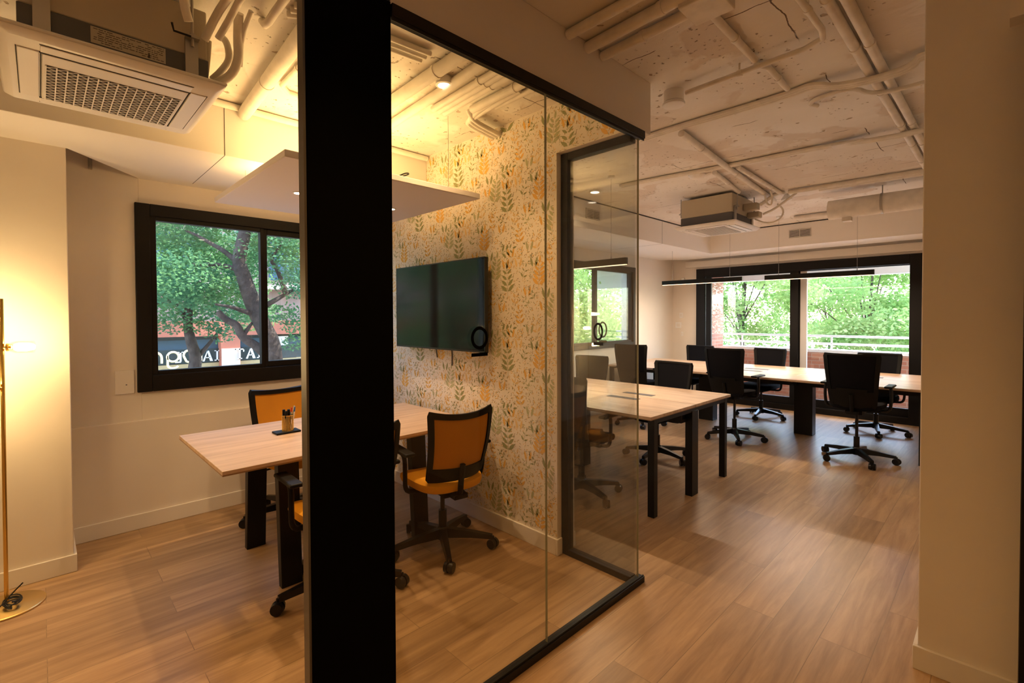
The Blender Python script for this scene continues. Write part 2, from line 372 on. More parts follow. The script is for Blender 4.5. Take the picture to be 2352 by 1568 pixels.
# boxed beams (plasterboard)
b = MB()
b.prism([(-3.255, -3.0), (-3.255, 2.235), (-4.20, 2.235), (-4.20, 0.50), (-3.735, 0.125), (-3.735, -3.0)], SZ, CZ)
struct(b.build('trim_1', 'beam_paint', bevel=0.003))
b = MB()
b.prism([(-3.22, 2.40), (-3.22, 7.50), (1.5, 7.50), (1.5, 8.04), (-3.85, 8.04), (-4.20, 7.75), (-4.20, 2.40)], SZ, CZ - 0.012)
struct(b.build('trim_2', 'beam_paint', bevel=0.003))
sm = MB()                                             # plasterboard seams on the boxed beams
sm.box(-3.2565, 0.800, SZ + 0.002, -3.2535, 0.803, CZ); sm.box(-3.2545, -3, CZ - 0.006, -3.2535, 2.2, CZ)
sm.box(-4.1, 0.800, SZ - 0.0005, -3.255, 0.803, SZ + 0.001)
struct(sm.build('trim_3', 'dark_gap'))
sm = MB(); sm.box(-3.2215, 5.98, SZ, -3.2190, 5.984, CZ); sm.box(-4.1, 5.98, SZ - 0.0006, -3.22, 5.984, SZ + 0.001)
sm.box(-3.2235, 2.4, CZ - 0.012, -3.217, 7.5, CZ); sm.box(-3.22, 7.496, CZ - 0.012, 1.5, 7.503, CZ)
struct(sm.build('trim_4', 'dark_gap'))
# plaster header above the glass partition
struct(box('trim_5', 'header_paint', -1.410, -3.0, 2.452, -1.372, 2.42, CZ, bevel=0.004))
# right-hand column and the return beside it
struct(box('wall_right_column', 'wall_paint', -0.235, 2.57, 0, 0.60, 3.0, CZ, bevel=0.004))
struct(box('wall_side_right', 'wall_paint', 0.60, 2.57, 0, 1.6, 2.75, CZ))
b = MB(); b.box(-0.250, 2.555, 0, 0.047, 2.57, 0.095); b.box(-0.250, 2.57, 0, -0.235, 3.0, 0.095)
struct(b.build('baseboard_right', 'trim_paint', bevel=0.002))
struct(box('trim_6', 'wall_paint', 0.004, 2.49, 2.515, 0.6, 2.569, CZ - 0.002))
struct(box('door_1', 'black_frame', 0.050, 2.47, 0, 0.14, 2.569, 2.513))
# ------------------------------------------------------------------ wallpapered wall (pattern is inlaid in its own mesh)
WX0, WX1, WY, OX = -4.20, -1.395, 2.235, -1.893
wp = MB()
wp.box(WX0, WY, 0, OX, 2.40, CZ, 0); wp.box(OX, WY, 2.438, WX1, 2.40, CZ, 0)
def inside(x, z, mrg=0.0):
    return WX0 + mrg < x < WX1 - mrg and 0.10 + mrg < z < CZ - mrg and not (x > OX - mrg and z < 2.438 + mrg)
def leaf(cx, cz, ang, ln, wd, mi, d=0.0006):
    ca, sa = math.cos(ang), math.sin(ang); pts = [(0, 0), (0.28, -0.85), (0.62, -0.8), (1, 0), (0.66, 0.7), (0.3, 0.8)]
    vs = []
    for t, w_ in pts:
        a, b_ = t * ln, w_ * wd / 2; x, z = cx + a * ca - b_ * sa, cz + a * sa + b_ * ca
        if not inside(x, z): return
        vs.append((x, WY - d, z))
    wp.add(vs, [(0, 1, 2, 3, 4, 5)], mi)
def sprig(x, z, ang, n, L, mi, lw=0.40, spread=0.92, taper=0.45):
    ca, sa = math.cos(ang), math.sin(ang)
    L = L * 1.25
    for i in range(n):
        t = (i + 0.2) / n; px, pz = x + ca * L * t, z + sa * L * t; ll = L * 0.50 * (1 - taper * t)
        for sd in (-1, 1): leaf(px + math.cos(ang + sd * 1.57) * 0.004, pz + math.sin(ang + sd * 1.57) * 0.004, ang + sd * spread, ll, ll * lw, mi, 0.0008)
    leaf(x + ca * L * 0.97, z + sa * L * 0.97, ang, L * 0.36, L * 0.36 * lw, mi, 0.0008)
    leaf(x - ca * L * 0.25, z - sa * L * 0.25, ang, L * 1.2, 0.0035, mi)
rp = random.Random(11)
TW, TH = 0.52, 0.53
motifs = [('s', 0.06, 0.10, 1.50, 5, 0.115, 3), ('s', 0.30, 0.33, 1.62, 4, 0.125, 1), ('s', 0.17, 0.42, 1.40, 5, 0.12, 2),
          ('s', 0.42, 0.12, 1.75, 3, 0.08, 3), ('s', 0.44, 0.42, 1.2, 2, 0.06, 1), ('s', 0.24, 0.07, 0.2, 3, 0.09, 1),
          ('s', 0.05, 0.33, 1.9, 2, 0.07, 4), ('s', 0.36, 0.25, 1.3, 2, 0.07, 4), ('s', 0.15, 0.24, 1.55, 2, 0.06, 3)]
motifs += [('s', 0.49, 0.24, 2.3, 2, 0.055, 2), ('s', 0.11, 0.31, 0.5, 2, 0.055, 3), ('s', 0.26, 0.28, 2.6, 2, 0.05, 1), ('s', 0.38, 0.02, 0.9, 3, 0.06, 4), ('s', 0.02, 0.02, 2.2, 2, 0.05, 1), ('s', 0.34, 0.50, 2.7, 2, 0.05, 3), ('s', 0.20, 0.14, 2.4, 2, 0.045, 4)]
pairs = [(0.12, 0.02, 1), (0.33, 0.03, 3), (0.48, 0.30, 3), (0.24, 0.20, 3), (0.02, 0.22, 1), (0.40, 0.49, 4), (0.10, 0.47, 3), (0.50, 0.06, 2), (0.28, 0.49, 3)]
specks = [(rp.random() * TW, rp.random() * TH, rp.random() * 3.1, rp.uniform(0.010, 0.026), rp.choice([1, 1, 2, 3, 3, 4, 5, 5])) for _ in range(780)]
for ci in range(-1, 7):
    for ri in range(-1, 7):
        ox = WX0 + 0.02 + ci * TW; oz = ri * TH - 0.04 + (TH / 2 if ci % 2 else 0)
        for (_, mx, mz, an, n, L_, mi) in motifs: sprig(ox + mx, oz + mz, an, n, L_, mi)
        for (px, pz, mi) in pairs:
            for sd in (-1, 1): leaf(ox + px + sd * 0.012, oz + pz, 1.57 - sd * 0.28, 0.070, 0.023, mi, 0.0008)
        for (px, pz, an, ln, mi) in specks: leaf(ox + px, oz + pz, an, ln, 0.005, mi, 0.0005)
struct(wp.build('wall_middle', ['wallpaper', 'wp_green', 'wp_green_light', 'wp_orange', 'wp_peach', 'wp_speck']))
b = MB(); b.box(-4.183, WY - 0.014, 0, OX + 0.0, WY, 0.10); b.box(OX, WY - 0.014, 0, OX + 0.012, 2.27, 0.10)
struct(b.build('baseboard_middle', 'trim_paint', bevel=0.003))
struct(box('baseboard_middle_rear', 'trim_paint', -4.183, 2.40, 0, OX, 2.413, 0.09))
# ------------------------------------------------------------------ glass partition
GX = -1.38
gp = thing('glass_partition', 'glass partition with black rails and corner pane, standing beside the wide black pillar', 'glass partition', (GX, 1.5, 0))
def P(b, name, mats, **k):
    b.v = [(x - GX, y - 1.5, z) for x, y, z in b.v]; return b.build(name, mats, gp, **k)
b = MB(); b.box(-1.405, 0.811, 2.412, -1.362, 2.345, 2.452); b.box(-1.372, 0.811, 2.400, -1.366, 2.342, 2.418); P(b, 'top_rail', 'black_metal', bevel=0.002)
b = MB(); b.box(-1.405, 0.811, 0, -1.362, 2.345, 0.034); b.box(-1.372, 0.811, 0.03, -1.366, 2.342, 0.042); P(b, 'bottom_rail', 'black_metal', bevel=0.002)
b = MB(); b.box(-1.386, 0.811, 0.03, -1.376, 1.5555, 2.42); P(b, 'glass_pane', 'partition_glass')
b = MB(); b.box(-1.386, 1.5585, 0.03, -1.376, 2.300, 2.42); P(b, 'glass_pane', 'partition_glass')
b = MB(); b.box(-1.3861, 1.5556, 0.04, -1.3759, 1.5584, 2.41); tag(P(b, 'glass_joint', 'glass_edge'), 'thin pale glass edge joint')
b = MB(); b.box(-1.3861, 2.3005, 0.04, -1.3759, 2.3035, 2.41); tag(P(b, 'glass_joint', 'glass_edge'), 'thin pale glass edge at the corner')
FY0, FY1 = 2.272, 2.325
b = MB()
b.box(OX, FY0, 0, -1.84, FY1, 2.436); b.box(-1.84, FY0, 2.392, -1.408, FY1, 2.436); b.box(-1.84, FY0, 0, -1.408, FY1, 0.036)
P(b, 'return_frame', 'black_frame', bevel=0.003)
b = MB(); b.box(-1.841, 2.288, 0.03, -1.386, 2.296, 2.40); P(b, 'glass_pane', 'return_glass')
def ring(name, mats, f, cu, cv, ru, rv, t, bar, n=40):
    b = MB(); vs = []
    for i in range(n):
        a = 2 * PI * i / n; c, s_ = math.cos(a), math.sin(a); vs.append(f(cu + ru * c, cv + rv * s_)); vs.append(f(cu + (ru - t) * c, cv + (rv - t) * s_))
    b.add(vs, [(2 * i, 2 * ((i + 1) % n), 2 * ((i + 1) % n) + 1, 2 * i + 1) for i in range(n)])
    if bar:
        u0, u1, v0, v1 = bar; b.add([f(u0, v0), f(u1, v0), f(u1, v1), f(u0, v1)], [(0, 1, 2, 3)])
    return P(b, name, mats, thick=0.0006)
tag(ring('ring_decal', 'decal', lambda u, v: (-1.3752, u, v), 1.177, 1.378, 0.0415, 0.0435, 0.0125, (1.137, 1.217, 1.309, 1.322)), 'black oval ring with a bar under it, stuck on the glass')
tag(ring('ring_decal', 'decal', lambda u, v: (u, 2.2872, v), -1.6285, 1.368, 0.0345, 0.051, 0.0125, (-1.661, -1.594, 1.289, 1.307)), 'black oval ring with a bar under it, on the corner glass')
b = MB(); b.box(-1.841, 2.3165, 0.036, -1.41, 2.3195, 2.392); P(b, 'glass_pane', 'pane_glass')
tag(ring('ring_decal', 'decal_grey', lambda u, v: (u, 2.3162, v), -1.617, 1.379, 0.030, 0.0465, 0.009, (-1.645, -1.590, 1.305, 1.318)), 'faint grey oval ring behind the black one')
# black pillar
pl = thing('pillar', 'wide black floor-to-ceiling pillar at the end of the glass partition', 'pillar', (GX, 0.67, 0))
b = MB(); b.box(-0.030, -0.128, 0, 0.008, 0.141, 2.452); b.box(-0.030, -0.128, 2.452, -0.012 + 0.02, 0.141, CZ); b.build('pillar_panel', 'pillar_black', pl, bevel=0.002)
box('side_strip', 'grey_edge', -0.034, -0.135, 0, 0.004, -0.1285, CZ, pl); pl_s = kids(pl)[-1]
# ------------------------------------------------------------------ windows
def window_x(name, x, y0, y1, z0, z1, panes, outer, label):
    w = thing(name, None, None, (x, (y0 + y1) / 2, z0)); w['kind'] = 'structure'
    ox, oy, oz = w.location
    def Q(b, n, m, **k):
        b.v = [(a - ox, c - oy, d - oz) for a, c, d in b.v]; return b.build(n, m, w, **k)
    b = MB(); zt, zb = panes[0][3], panes[0][2]
    b.box(x - 0.10, y0, z0, x + 0.03, panes[0][0] - 0.035, z1); b.box(x - 0.10, panes[-1][1] + 0.035, z0, x + 0.03, y1, z1)
    ya_, yb_ = panes[0][0] - 0.035, panes[-1][1] + 0.035; b.box(x - 0.10, ya_, z0, x + 0.03, yb_, zb - 0.03); b.box(x - 0.10, ya_, zt + 0.03, x + 0.03, yb_, z1)
    Q(b, 'window_frame', 'black_frame', bevel=0.004)
    for i, (a, c, d, e) in enumerate(panes):
        o = -0.012 * i; b = MB(); t = 0.045
        b.box(x - 0.04 + o, a - t, d - t, x + 0.018 + o, a, e + t); b.box(x - 0.04 + o, c, d - t, x + 0.018 + o, c + t * (0.6 if i == 0 else 1), e + t)
        b.box(x - 0.04 + o, a, d - t, x + 0.018 + o, c, d); b.box(x - 0.04 + o, a, e, x + 0.018 + o, c, e + t)
        s = Q(b, 'sash', 'black_frame', bevel=0.003)
        b = MB(); b.box(x - 0.016 + o, a, d, x - 0.010 + o, c, e); b.v = [(p - ox, q - oy, r - oz) for p, q, r in b.v]; b.build('pane', 'pane_glass', s)
    return w
window_x('window_1', -4.20, 0.475, 2.06, 0.94, 2.25, [(0.594, 1.274, 1.083, 2.140), (1.328, 1.97, 1.10, 2.125)], None, None)
window_x('window_2', -4.20, 4.69, 6.89, 0.97, 2.23, [(4.79, 5.79, 1.07, 2.13), (5.87, 6.79, 1.07, 2.13)], None, None)
w3 = thing('window_3', None, None, (-2.235, 8.2, 0)); w3['kind'] = 'structure'
def Q3(b, n, m, par=w3, **k):
    b.v = [(x + 2.235, y - 8.2, z) for x, y, z in b.v]; return b.build(n, m, par, **k)
b = MB(); b.box(-3.75, 8.16, 0, -3.60, 8.32, 2.255); b.box(-0.87, 8.16, 0, -0.735, 8.32, 2.255); b.box(-3.60, 8.16, 2.125, -0.87, 8.32, 2.255); b.box(-3.60, 8.16, 0, -0.87, 8.32, 0.09)
Q3(b, 'window_frame', 'black_frame', bevel=0.004)
for i, (a, c) in enumerate([(-3.50, -2.29), (-2.16, -0.865)]):
    o = 0.045 * i; b = MB()
    b.box(a - 0.09, 8.19 + o, 0.09, a, 8.235 + o, 2.125); b.box(c, 8.19 + o, 0.09, c + (0.11 if i == 0 else 0.05), 8.235 + o, 2.125)
    b.box(a, 8.19 + o, 0.09, c, 8.235 + o, 0.20); b.box(a, 8.19 + o, 2.10 if i == 0 else 2.115, c, 8.235 + o, 2.125)
    s = Q3(b, 'sash', 'black_frame', bevel=0.003)
    b = MB(); b.box(a, 8.208 + o, 0.20, c, 8.214 + o, 2.115); Q3(b, 'pane', 'pane_glass', s)
b = MB(); b.box(-2.165, 8.236, 0.09, -2.075, 8.285, 2.12); tag(Q3(b, 'sash_edge', 'grey_white'), 'pale grey inner edge of the sliding sash')
# ------------------------------------------------------------------ ceiling pipes and conduits
def pipe(pts, r, label, z=None, clips=0.7, mats='pipe_paint', name='pipe', group=None, sag=None, smooth=0, caps=False, cat='pipe', n=12):
    z = CZ - r - 0.004 if z is None else z
    P3 = [Vector((p[0], p[1], p[2] if len(p) > 2 else z)) for p in pts]
    c = P3[0]; t = thing(name, label, cat, c, 0, group)
    b = MB(); b.tube([p - c for p in P3], r, n=n, smooth=smooth); b.build('tube', mats, t, smooth=True)
    if clips:
        for a, e in zip(P3, P3[1:]):
            L_ = (e - a).length
            if L_ < clips * 0.6: continue
            k = max(1, int(L_ / clips)); d = (e - a).normalized()
            for i in range(k):
                q = a + (e - a) * ((i + 0.5) / k) - c; b = MB(); b.cyl(q - d * 0.011, q + d * 0.011, r + 0.0035, n=12)
                h = CZ - c.z - q.z
                if h > r + 0.004: b.box(q.x - 0.004, q.y - 0.004, q.z, q.x + 0.004, q.y + 0.004, q.z + h)
                b.build('pipe_clip', mats, t, smooth=True)
    return t
# open office
pipe([(-1.37, 1.70), (-0.60, 1.685)], 0.022, 'upper thick painted pipe leaving the plaster header at the top of the photo')
pipe([(-1.37, 1.84), (-0.60, 1.80)], 0.026, 'middle thick painted pipe running right from the plaster header')
pipe([(-1.37, 1.96), (-0.92, 1.935)], 0.022, 'lower painted pipe nearest the header corner')
t = thing('junction_box', 'square painted junction box where conduits meet above the header', 'junction box', (-0.83, 1.90, CZ)); box('box_body', 'pipe_paint', -0.08, -0.09, -0.075, 0.08, 0.07, 0, t, bevel=0.004)
pipe([(-1.24, 2.565), (-0.66, 2.54), (-0.575, 2.50), (-0.56, 2.42), (-0.57, 2.03)], 0.013, 'slim rigid conduit running from the round ceiling lamp then bending towards the viewer', z=CZ - 0.05, clips=0.3)
pipe([(-0.505, 2.0), (-0.50, 3.0), (-0.49, 3.8), (-0.48, 5.40)], 0.021, 'left one of the twin long pipes crossing the office ceiling', clips=0.45, z=CZ - 0.026)
pipe([(-0.45, 2.0), (-0.445, 3.0), (-0.435, 3.8), (-0.425, 5.40)], 0.021, 'right one of the twin long pipes crossing the office ceiling', clips=0.45, z=CZ - 0.026)
for i, (dy, lb) in enumerate([(0, 'front'), (0.028, 'middle'), (0.056, 'rear')]):
    pipe([(-1.85, 3.07 + dy), (-1.55, 3.05 + dy), (-1.14, 3.06 + dy), (-0.85, 3.05 + dy), (-0.74, 3.02 + dy), (-0.62, 3.04 + dy, CZ - 0.064), (-0.34, 3.08 + dy, CZ - 0.064), (-0.28, 3.01 + dy), (1.3, 2.98 + dy)], 0.011,
         lb + ' cable of the wavy three-cable run over the near desk', smooth=2, clips=0)
pipe([(-0.80, 3.37), (-0.83, 3.30), (-0.77, 3.25), (-0.60, 3.23), (-0.52, 3.32, CZ - 0.06), (-0.30, 3.34, CZ - 0.06), (1.2, 3.34)], 0.012, 'loose hooked cable beside the wavy cable run', smooth=2, clips=0)
pipe([(-0.865, 2.02), (-0.87, 2.53)], 0.017, 'short conduit reaching the slim rigid conduit', clips=0.3)
pipe([(-0.885, 2.585), (-0.85, 2.66), (-0.855, 2.99)], 0.015, 'short conduit between the slim conduit and the cable run', clips=0.3)
pipe([(-1.56, 3.16), (-1.63, 3.95), (-1.77, 5.75)], 0.024, 'painted pipe running towards the far ceiling cassette unit', clips=0.7)
for dy, lb in ((0, 'front'), (0.035, 'rear')):
    pipe([(-2.62, 4.04 + dy), (-2.28, 4.06 + dy), (-1.64, 4.15 + dy), (-0.93, 4.19 + dy), (-0.56, 4.17 + dy, CZ - 0.064), (-0.33, 4.14 + dy, CZ - 0.064), (1.3, 4.10 + dy)], 0.014, lb + ' cable of the flat pair crossing the middle of the office ceiling', smooth=1, clips=0)
box_t = thing('cable_tray_cover', 'pale flat cover plate on the middle cable pair', 'cover plate', (-0.80, 4.20, CZ)); box('cover', 'beam_paint', -0.10, -0.045, -0.046, 0.10, 0.055, -0.032, box_t, bevel=0.003)
pipe([(-1.79, 4.25), (-1.90, 5.1)], 0.020, 'short pipe leading to the left side of the far cassette', clips=0.5)
pipe([(-1.59, 4.25), (-1.62, 5.45)], 0.020, 'short pipe leading to the right side of the far cassette', clips=0.5)
pipe([(-1.55, 5.47), (1.3, 5.60)], 0.022, 'long pipe just in front of the grey air duct', clips=0.8)
pipe([(-1.3, 5.56), (1.3, 5.69)], 0.022, 'second long pipe tucked behind the first near the air duct', clips=0.8)
pipe([(-1.9, 6.95), (1.3, 7.05)], 0.03, 'painted pipe along the ceiling beside the far boxed beam', clips=0.7)
# meeting room ceiling
pipe([(-2.62, 1.475), (-1.42, 1.43)], 0.034, 'thickest painted pipe over the meeting room by the pillar', clips=0.8)
pipe([(-2.90, 1.655), (-2.21, 1.61), (-1.52, 1.555)], 0.027, 'painted pipe just left of the lit ceiling downlight', clips=0)
for k, lb in enumerate(('nearest', 'middle', 'farthest')):
    pipe([(-2.43 - 0.0 * k, 1.72 + 0.042 * k), (-1.52, 1.67 + 0.042 * k)], 0.019, lb + ' of the three parallel pipes right of the downlight', clips=0.5)
pipe([(-2.26, 1.885), (-1.52, 1.865)], 0.024, 'thick open-ended pipe beyond the three parallel pipes', clips=0.5)
pipe([(-2.15, 1.975), (-1.52, 1.96)], 0.017, 'thin open-ended pipe nearest the wallpapered wall', clips=0.4)
for k, lb in enumerate(('left', 'middle', 'right')):
    pipe([(-1.9 - 0.2 * k, 1.93 - 0.02 * k, CZ - 0.02), (-2.36 + 0.034 * k, 1.935 - 0.02 * k, CZ - 0.05), (-2.405 + 0.034 * k, 1.97, CZ - 0.055), (-2.46 + 0.034 * k, 2.232, CZ - 0.055)], 0.016, lb + ' tube of the bent bundle entering the wallpapered wall', smooth=2, clips=0)
pipe([(-1.55, 0.79), (-2.22, 0.84), (-3.245, 0.905)], 0.036, 'thick painted pipe running to the boxed beam beside the pillar', clips=0.9, z=CZ - 0.045)
pipe([(-2.28, 0.95), (-2.76, 0.96), (-2.83, 1.02), (-2.86, 1.5)], 0.014, 'thin conduit bending beside the thick pipe left of the pillar', clips=0.3)
pipe([(-3.225, 0.62), (-3.225, 2.22)], 0.020, 'pipe tucked along the top of the boxed beam', clips=0)
for k, lb in enumerate(('first', 'second', 'third')):
    pipe([(-2.10 + 0.04 * k, 0.755), (-2.06 + 0.04 * k, 0.82, CZ - 0.018), (-2.02 + 0.04 * k, 1.36)], 0.013, lb + ' pipe of the group at the top edge beside the pillar', clips=0)
pipe([(-1.42, 0.70, CZ - 0.035), (-2.05, 0.70, CZ - 0.04), (-2.19, 0.70, CZ - 0.05), (-2.235, 0.70, CZ - 0.01)], 0.016, 'short elbow pipe above the cassette hoses', smooth=1, clips=0)
# ------------------------------------------------------------------ spots and lamps on the ceiling
def downlight(x, y, label, energy, color=WARM, lit=True, deep=0.02, r=0.045, ang=120, group=None, z=CZ):
    t = thing('ceiling_downlight', label, 'downlight', (x, y, z), 0, group)
    b = MB(); b.lathe([(r, 0), (r + 0.012, -0.003), (r + 0.012, -deep), (r, -deep - 0.003), (r - 0.004, -deep + 0.004)]); b.build('trim_ring', 'white_plastic', t, smooth=True)
    b = MB(); b.lathe([(r - 0.004, -deep + 0.002), (r - 0.006, -deep - 0.001)]); b.build('diffuser', 'led_disc' if lit else 'white_plastic', t)
    if lit:
        l = light('downlight_lamp', 'SPOT', (0, 0, -deep - 0.012), energy, color, spot_size=math.radians(ang), spot_blend=0.8, shadow_soft_size=0.04); l.parent = t
    return t
E_MEET = 36; E_CORR = 37; E_OFF = 12
downlight(-2.11, 1.568, 'round lit downlight in the meeting room ceiling between two pipes', E_MEET, r=0.036, deep=0.04)
downlight(-2.93, 4.06, 'small round lit downlight seen through the corner glass', E_OFF, NEUT)
downlight(0.6, 6.3, 'ceiling downlight past the right end of the far desk', E_OFF, NEUT)
downlight(-0.55, 0.75, 'corridor ceiling downlight above the viewer', E_CORR, AMB)
downlight(-0.55, -1.1, 'corridor ceiling downlight behind the viewer', E_CORR, AMB)
downlight(0.85, 0.2, 'corridor ceiling downlight right of the viewer', E_CORR * 0.2, AMB)
downlight(0.45, 4.4, 'unseen added downlight over the aisle behind the right-hand column', E_OFF * 1.5, NEUT)  # extra lamp out of view, added to help light the office
downlight(-2.4, -1.2, 'lounge ceiling downlight behind the floor lamp', E_CORR * 0.9, (1.0, 0.60, 0.27))
t = thing('ceiling_lamp', 'round white drum ceiling lamp at the end of the slim conduit', 'ceiling lamp', (-1.33, 2.60, CZ))
b = MB(); b.lathe([(0.055, 0), (0.055, -0.06), (0.050, -0.065)]); b.build('drum', 'beam_paint', t, smooth=True)
b = MB(); b.lathe([(0.060, -0.066), (0.063, -0.072), (0.060, -0.080), (0.045, -0.084)]); b.build('lens_ring', 'white_plastic', t, smooth=True)
t = thing('smoke_detector', 'white round smoke detector on the office ceiling above the near desk', 'smoke detector', (-1.96, 4.28, CZ))
b = MB(); b.lathe([(0.075, 0), (0.078, -0.012), (0.060, -0.03), (0.035, -0.042), (0.01, -0.044)]); b.build('body', 'white_plastic', t, smooth=True)
b = MB(); b.cyl((0.03, 0.0, -0.02), (0.12, 0.02, 0.0), 0.009); b.build('cable_gland', 'pipe_paint', t)
t = thing('smoke_detector', 'small white disc detector beside the hoses of the far cassette', 'smoke detector', (-1.62, 5.66, CZ - 0.06))
b = MB(); b.lathe([(0.02, 0.06), (0.05, 0.012), (0.052, 0), (0.03, -0.012)]); b.build('body', 'white_plastic', t, smooth=True)
# ------------------------------------------------------------------ ceiling cassette units
def cassette(name, label, x, y, sx, sy, zb, gd):
    t = thing(name, label, 'air conditioner', (x, y, zb))
    hx, hy = sx / 2, sy / 2; bx, by = hx - 0.055, hy - 0.055; zt = CZ - zb - 0.03
    b = MB(); b.hexa([(-hx + .03, -hy + .03, 0.0), (hx - .03, -hy + .03, 0), (hx - .03, hy - .03, 0), (-hx + .03, hy - .03, 0)], [(-hx, -hy, 0.022), (hx, -hy, 0.022), (hx, hy, 0.022), (-hx, hy, 0.022)])
    b.box(-hx, -hy, 0.022, hx, hy, 0.034); b.build('fascia', 'white_plastic', t, bevel=0.008, seg=3)
    b = MB()                                       # four outlet flaps with seams
    for sgn in (-1, 1):
        b.box(sgn * (hx - 0.052), -hy + 0.11, -0.004, sgn * (hx - 0.108), hy - 0.11, 0.001); b.box(-hx + 0.11, sgn * (hy - 0.052), -0.004, hx - 0.11, sgn * (hy - 0.108), 0.001)
    b.build('air_flap', 'white_plastic', t, bevel=0.003)
    b = MB()
    for sgn in (-1, 1):
        b.box(sgn * (hx - 0.049), -hy + 0.108, -0.0015, sgn * (hx - 0.0515), hy - 0.108, 0.0015); b.box(-hx + 0.108, sgn * (hy - 0.049), -0.0015, hx - 0.108, sgn * (hy - 0.0515), 0.0015)
        b.box(sgn * (hx - 0.110), -hy + 0.108, -0.0045, sgn * (hx - 0.113), hy - 0.108, 0.0015); b.box(-hx + 0.108, sgn * (hy - 0.110), -0.0045, hx - 0.108, sgn * (hy - 0.113), 0.0015)
    b.build('flap_seam', 'dark_gap', t)
    gx, gy = hx - 0.162, hy - 0.125
    box('intake_panel', 'grille_white', -hx + 0.115, -hy + 0.115, -0.006, hx - 0.115, hy - 0.115, 0.001, t, bevel=0.002)
    ib = box('intake_backing', 'dark_gap', -gx + gd, -gy, -0.0068, gx + gd, gy, -0.0055, t)
    b = MB(); ny = 14; nx = 12
    for i in range(ny + 1):
        yy = -gy + 2 * gy * i / ny; b.box(-gx, yy - 0.0022, -0.0098, gx, yy + 0.0022, -0.0068)
    for i in range(ny):
        y0_, y1_ = -gy + 2 * gy * i / ny, -gy + 2 * gy * (i + 1) / ny
        for j in range(nx * 2):
            xa, xb = -gx + 2 * gx * j / (nx * 2), -gx + 2 * gx * (j + 1) / (nx * 2)
            ya, yb = (y0_, y1_) if j % 2 else (y1_, y0_); d = Vector((xb - xa, yb - ya, 0)).normalized(); nrm = Vector((-d.y, d.x, 0)) * 0.0016
            p, q = Vector((xa, ya, -0.0092)), Vector((xb, yb, -0.0092)); up_ = Vector((0, 0, 0.0024))
            b.hexa([p - nrm, q - nrm, q + nrm, p + nrm], [p - nrm + up_, q - nrm + up_, q + nrm + up_, p + nrm + up_])
    b.v = [(p + gd, q, r) for p, q, r in b.v]; b.build('intake_grille', 'grille_white', t)
    box('seal', 'dark_gap', -bx - 0.005, -by - 0.005, 0.034, bx + 0.005, by + 0.005, 0.043, t)
    box('lower_casing', 'band_grey', -bx, -by, 0.043, bx, by, 0.125, t, bevel=0.003)
    box('foam_body', 'foam', -bx + 0.004, -by + 0.004, 0.125, bx - 0.004, by - 0.004, zt, t, bevel=0.006)
    for sx_, sy_ in ((-1, -1), (1, -1), (-1, 1), (1, 1)):
        b = MB(); X_ = sx_ * (bx + 0.006); Y_ = sy_ * (by - 0.06)
        b.box(X_ - 0.006, Y_ - 0.022, 0.036, X_ + 0.006, Y_ + 0.022, 0.19); b.box(X_ - 0.006, Y_ - 0.022, 0.18, X_ + sx_ * 0.035, Y_ + 0.022, 0.19)
        b.cyl((X_ + sx_ * 0.02, Y_, 0.15), (X_ + sx_ * 0.02, Y_, CZ - zb), 0.005); b.cyl((X_ + sx_ * 0.02, Y_, 0.19), (X_ + sx_ * 0.02, Y_, 0.20), 0.011, n=6)
        b.build('hanger', 'galv', t)
    return t, bx, by
ac, bx, by = cassette('ceiling_cassette_unit', 'large white ceiling cassette air conditioner with diamond grille over the meeting room', -2.585, 0.235, 0.70, 0.66, 2.382, -0.042)
lb = box('rating_label', 'label_paper', bx + 0.0005, -0.09, 0.060, bx + 0.0015, 0.13, 0.118, ac)
b = MB(); rr = random.Random(3)
for i in range(7):
    y_ = -0.083 + rr.random() * 0.002
    while y_ < 0.122:
        w_ = rr.uniform(0.004, 0.018)
        if rr.random() < 0.75: b.box(bx + 0.0015, y_, 0.111 - i * 0.0075, bx + 0.0019, min(y_ + w_, 0.124), 0.1135 - i * 0.0075)
        y_ += w_ + 0.003
b.box(bx + 0.0015, 0.075, 0.064, bx + 0.0019, 0.080, 0.08); b.build('label_print', 'label_ink', lb)
# refrigerant and drain hoses of the meeting-room unit
b = MB(); b.tube([(-2.406, 0.512, 2.47), (-2.374, 0.512, 2.51), (-2.345, 0.512, 2.56), (-2.33, 0.512, 2.61)], 0.020, smooth=1)
b.v = [(x + 2.585, y - 0.235, z - 2.382) for x, y, z in b.v]; b.build('valve_block', 'foam', ac, smooth=True)
pipe([(-2.402, 0.535, 2.45), (-2.354, 0.565, 2.46), (-2.322, 0.607, 2.50), (-2.295, 0.623, 2.56), (-2.272, 0.614, 2.63), (-2.20, 0.60, 2.70)], 0.018, 'thick insulated hose curving up from the cassette corner', z=0, smooth=2, clips=0, cat='hose')
pipe([(-2.40, 0.548, 2.485), (-2.355, 0.568, 2.505), (-2.335, 0.60, 2.56), (-2.31, 0.585, 2.62), (-2.35, 0.565, 2.66)], 0.014, 'inner hose looping beside the cassette corner', z=0, smooth=2, clips=0, cat='hose')
pipe([(-2.273, 0.493, 2.58), (-2.207, 0.520, 2.66), (-2.113, 0.545, 2.706), (-1.42, 0.575, 2.71)], 0.015, 'straight painted tube leaving the cassette towards the pillar', smooth=1, clips=0)
pipe([(-2.265, 0.540, 2.60), (-2.19, 0.565, 2.66), (-2.10, 0.580, 2.705), (-1.42, 0.615, 2.71)], 0.013, 'second straight tube beside the first above the cassette corner', smooth=1, clips=0)
pipe([(-2.335, 0.64, 2.55), (-2.26, 0.625, 2.64), (-2.16, 0.635, 2.705)], 0.010, 'slim tube rising behind the hoses', smooth=1, clips=0)
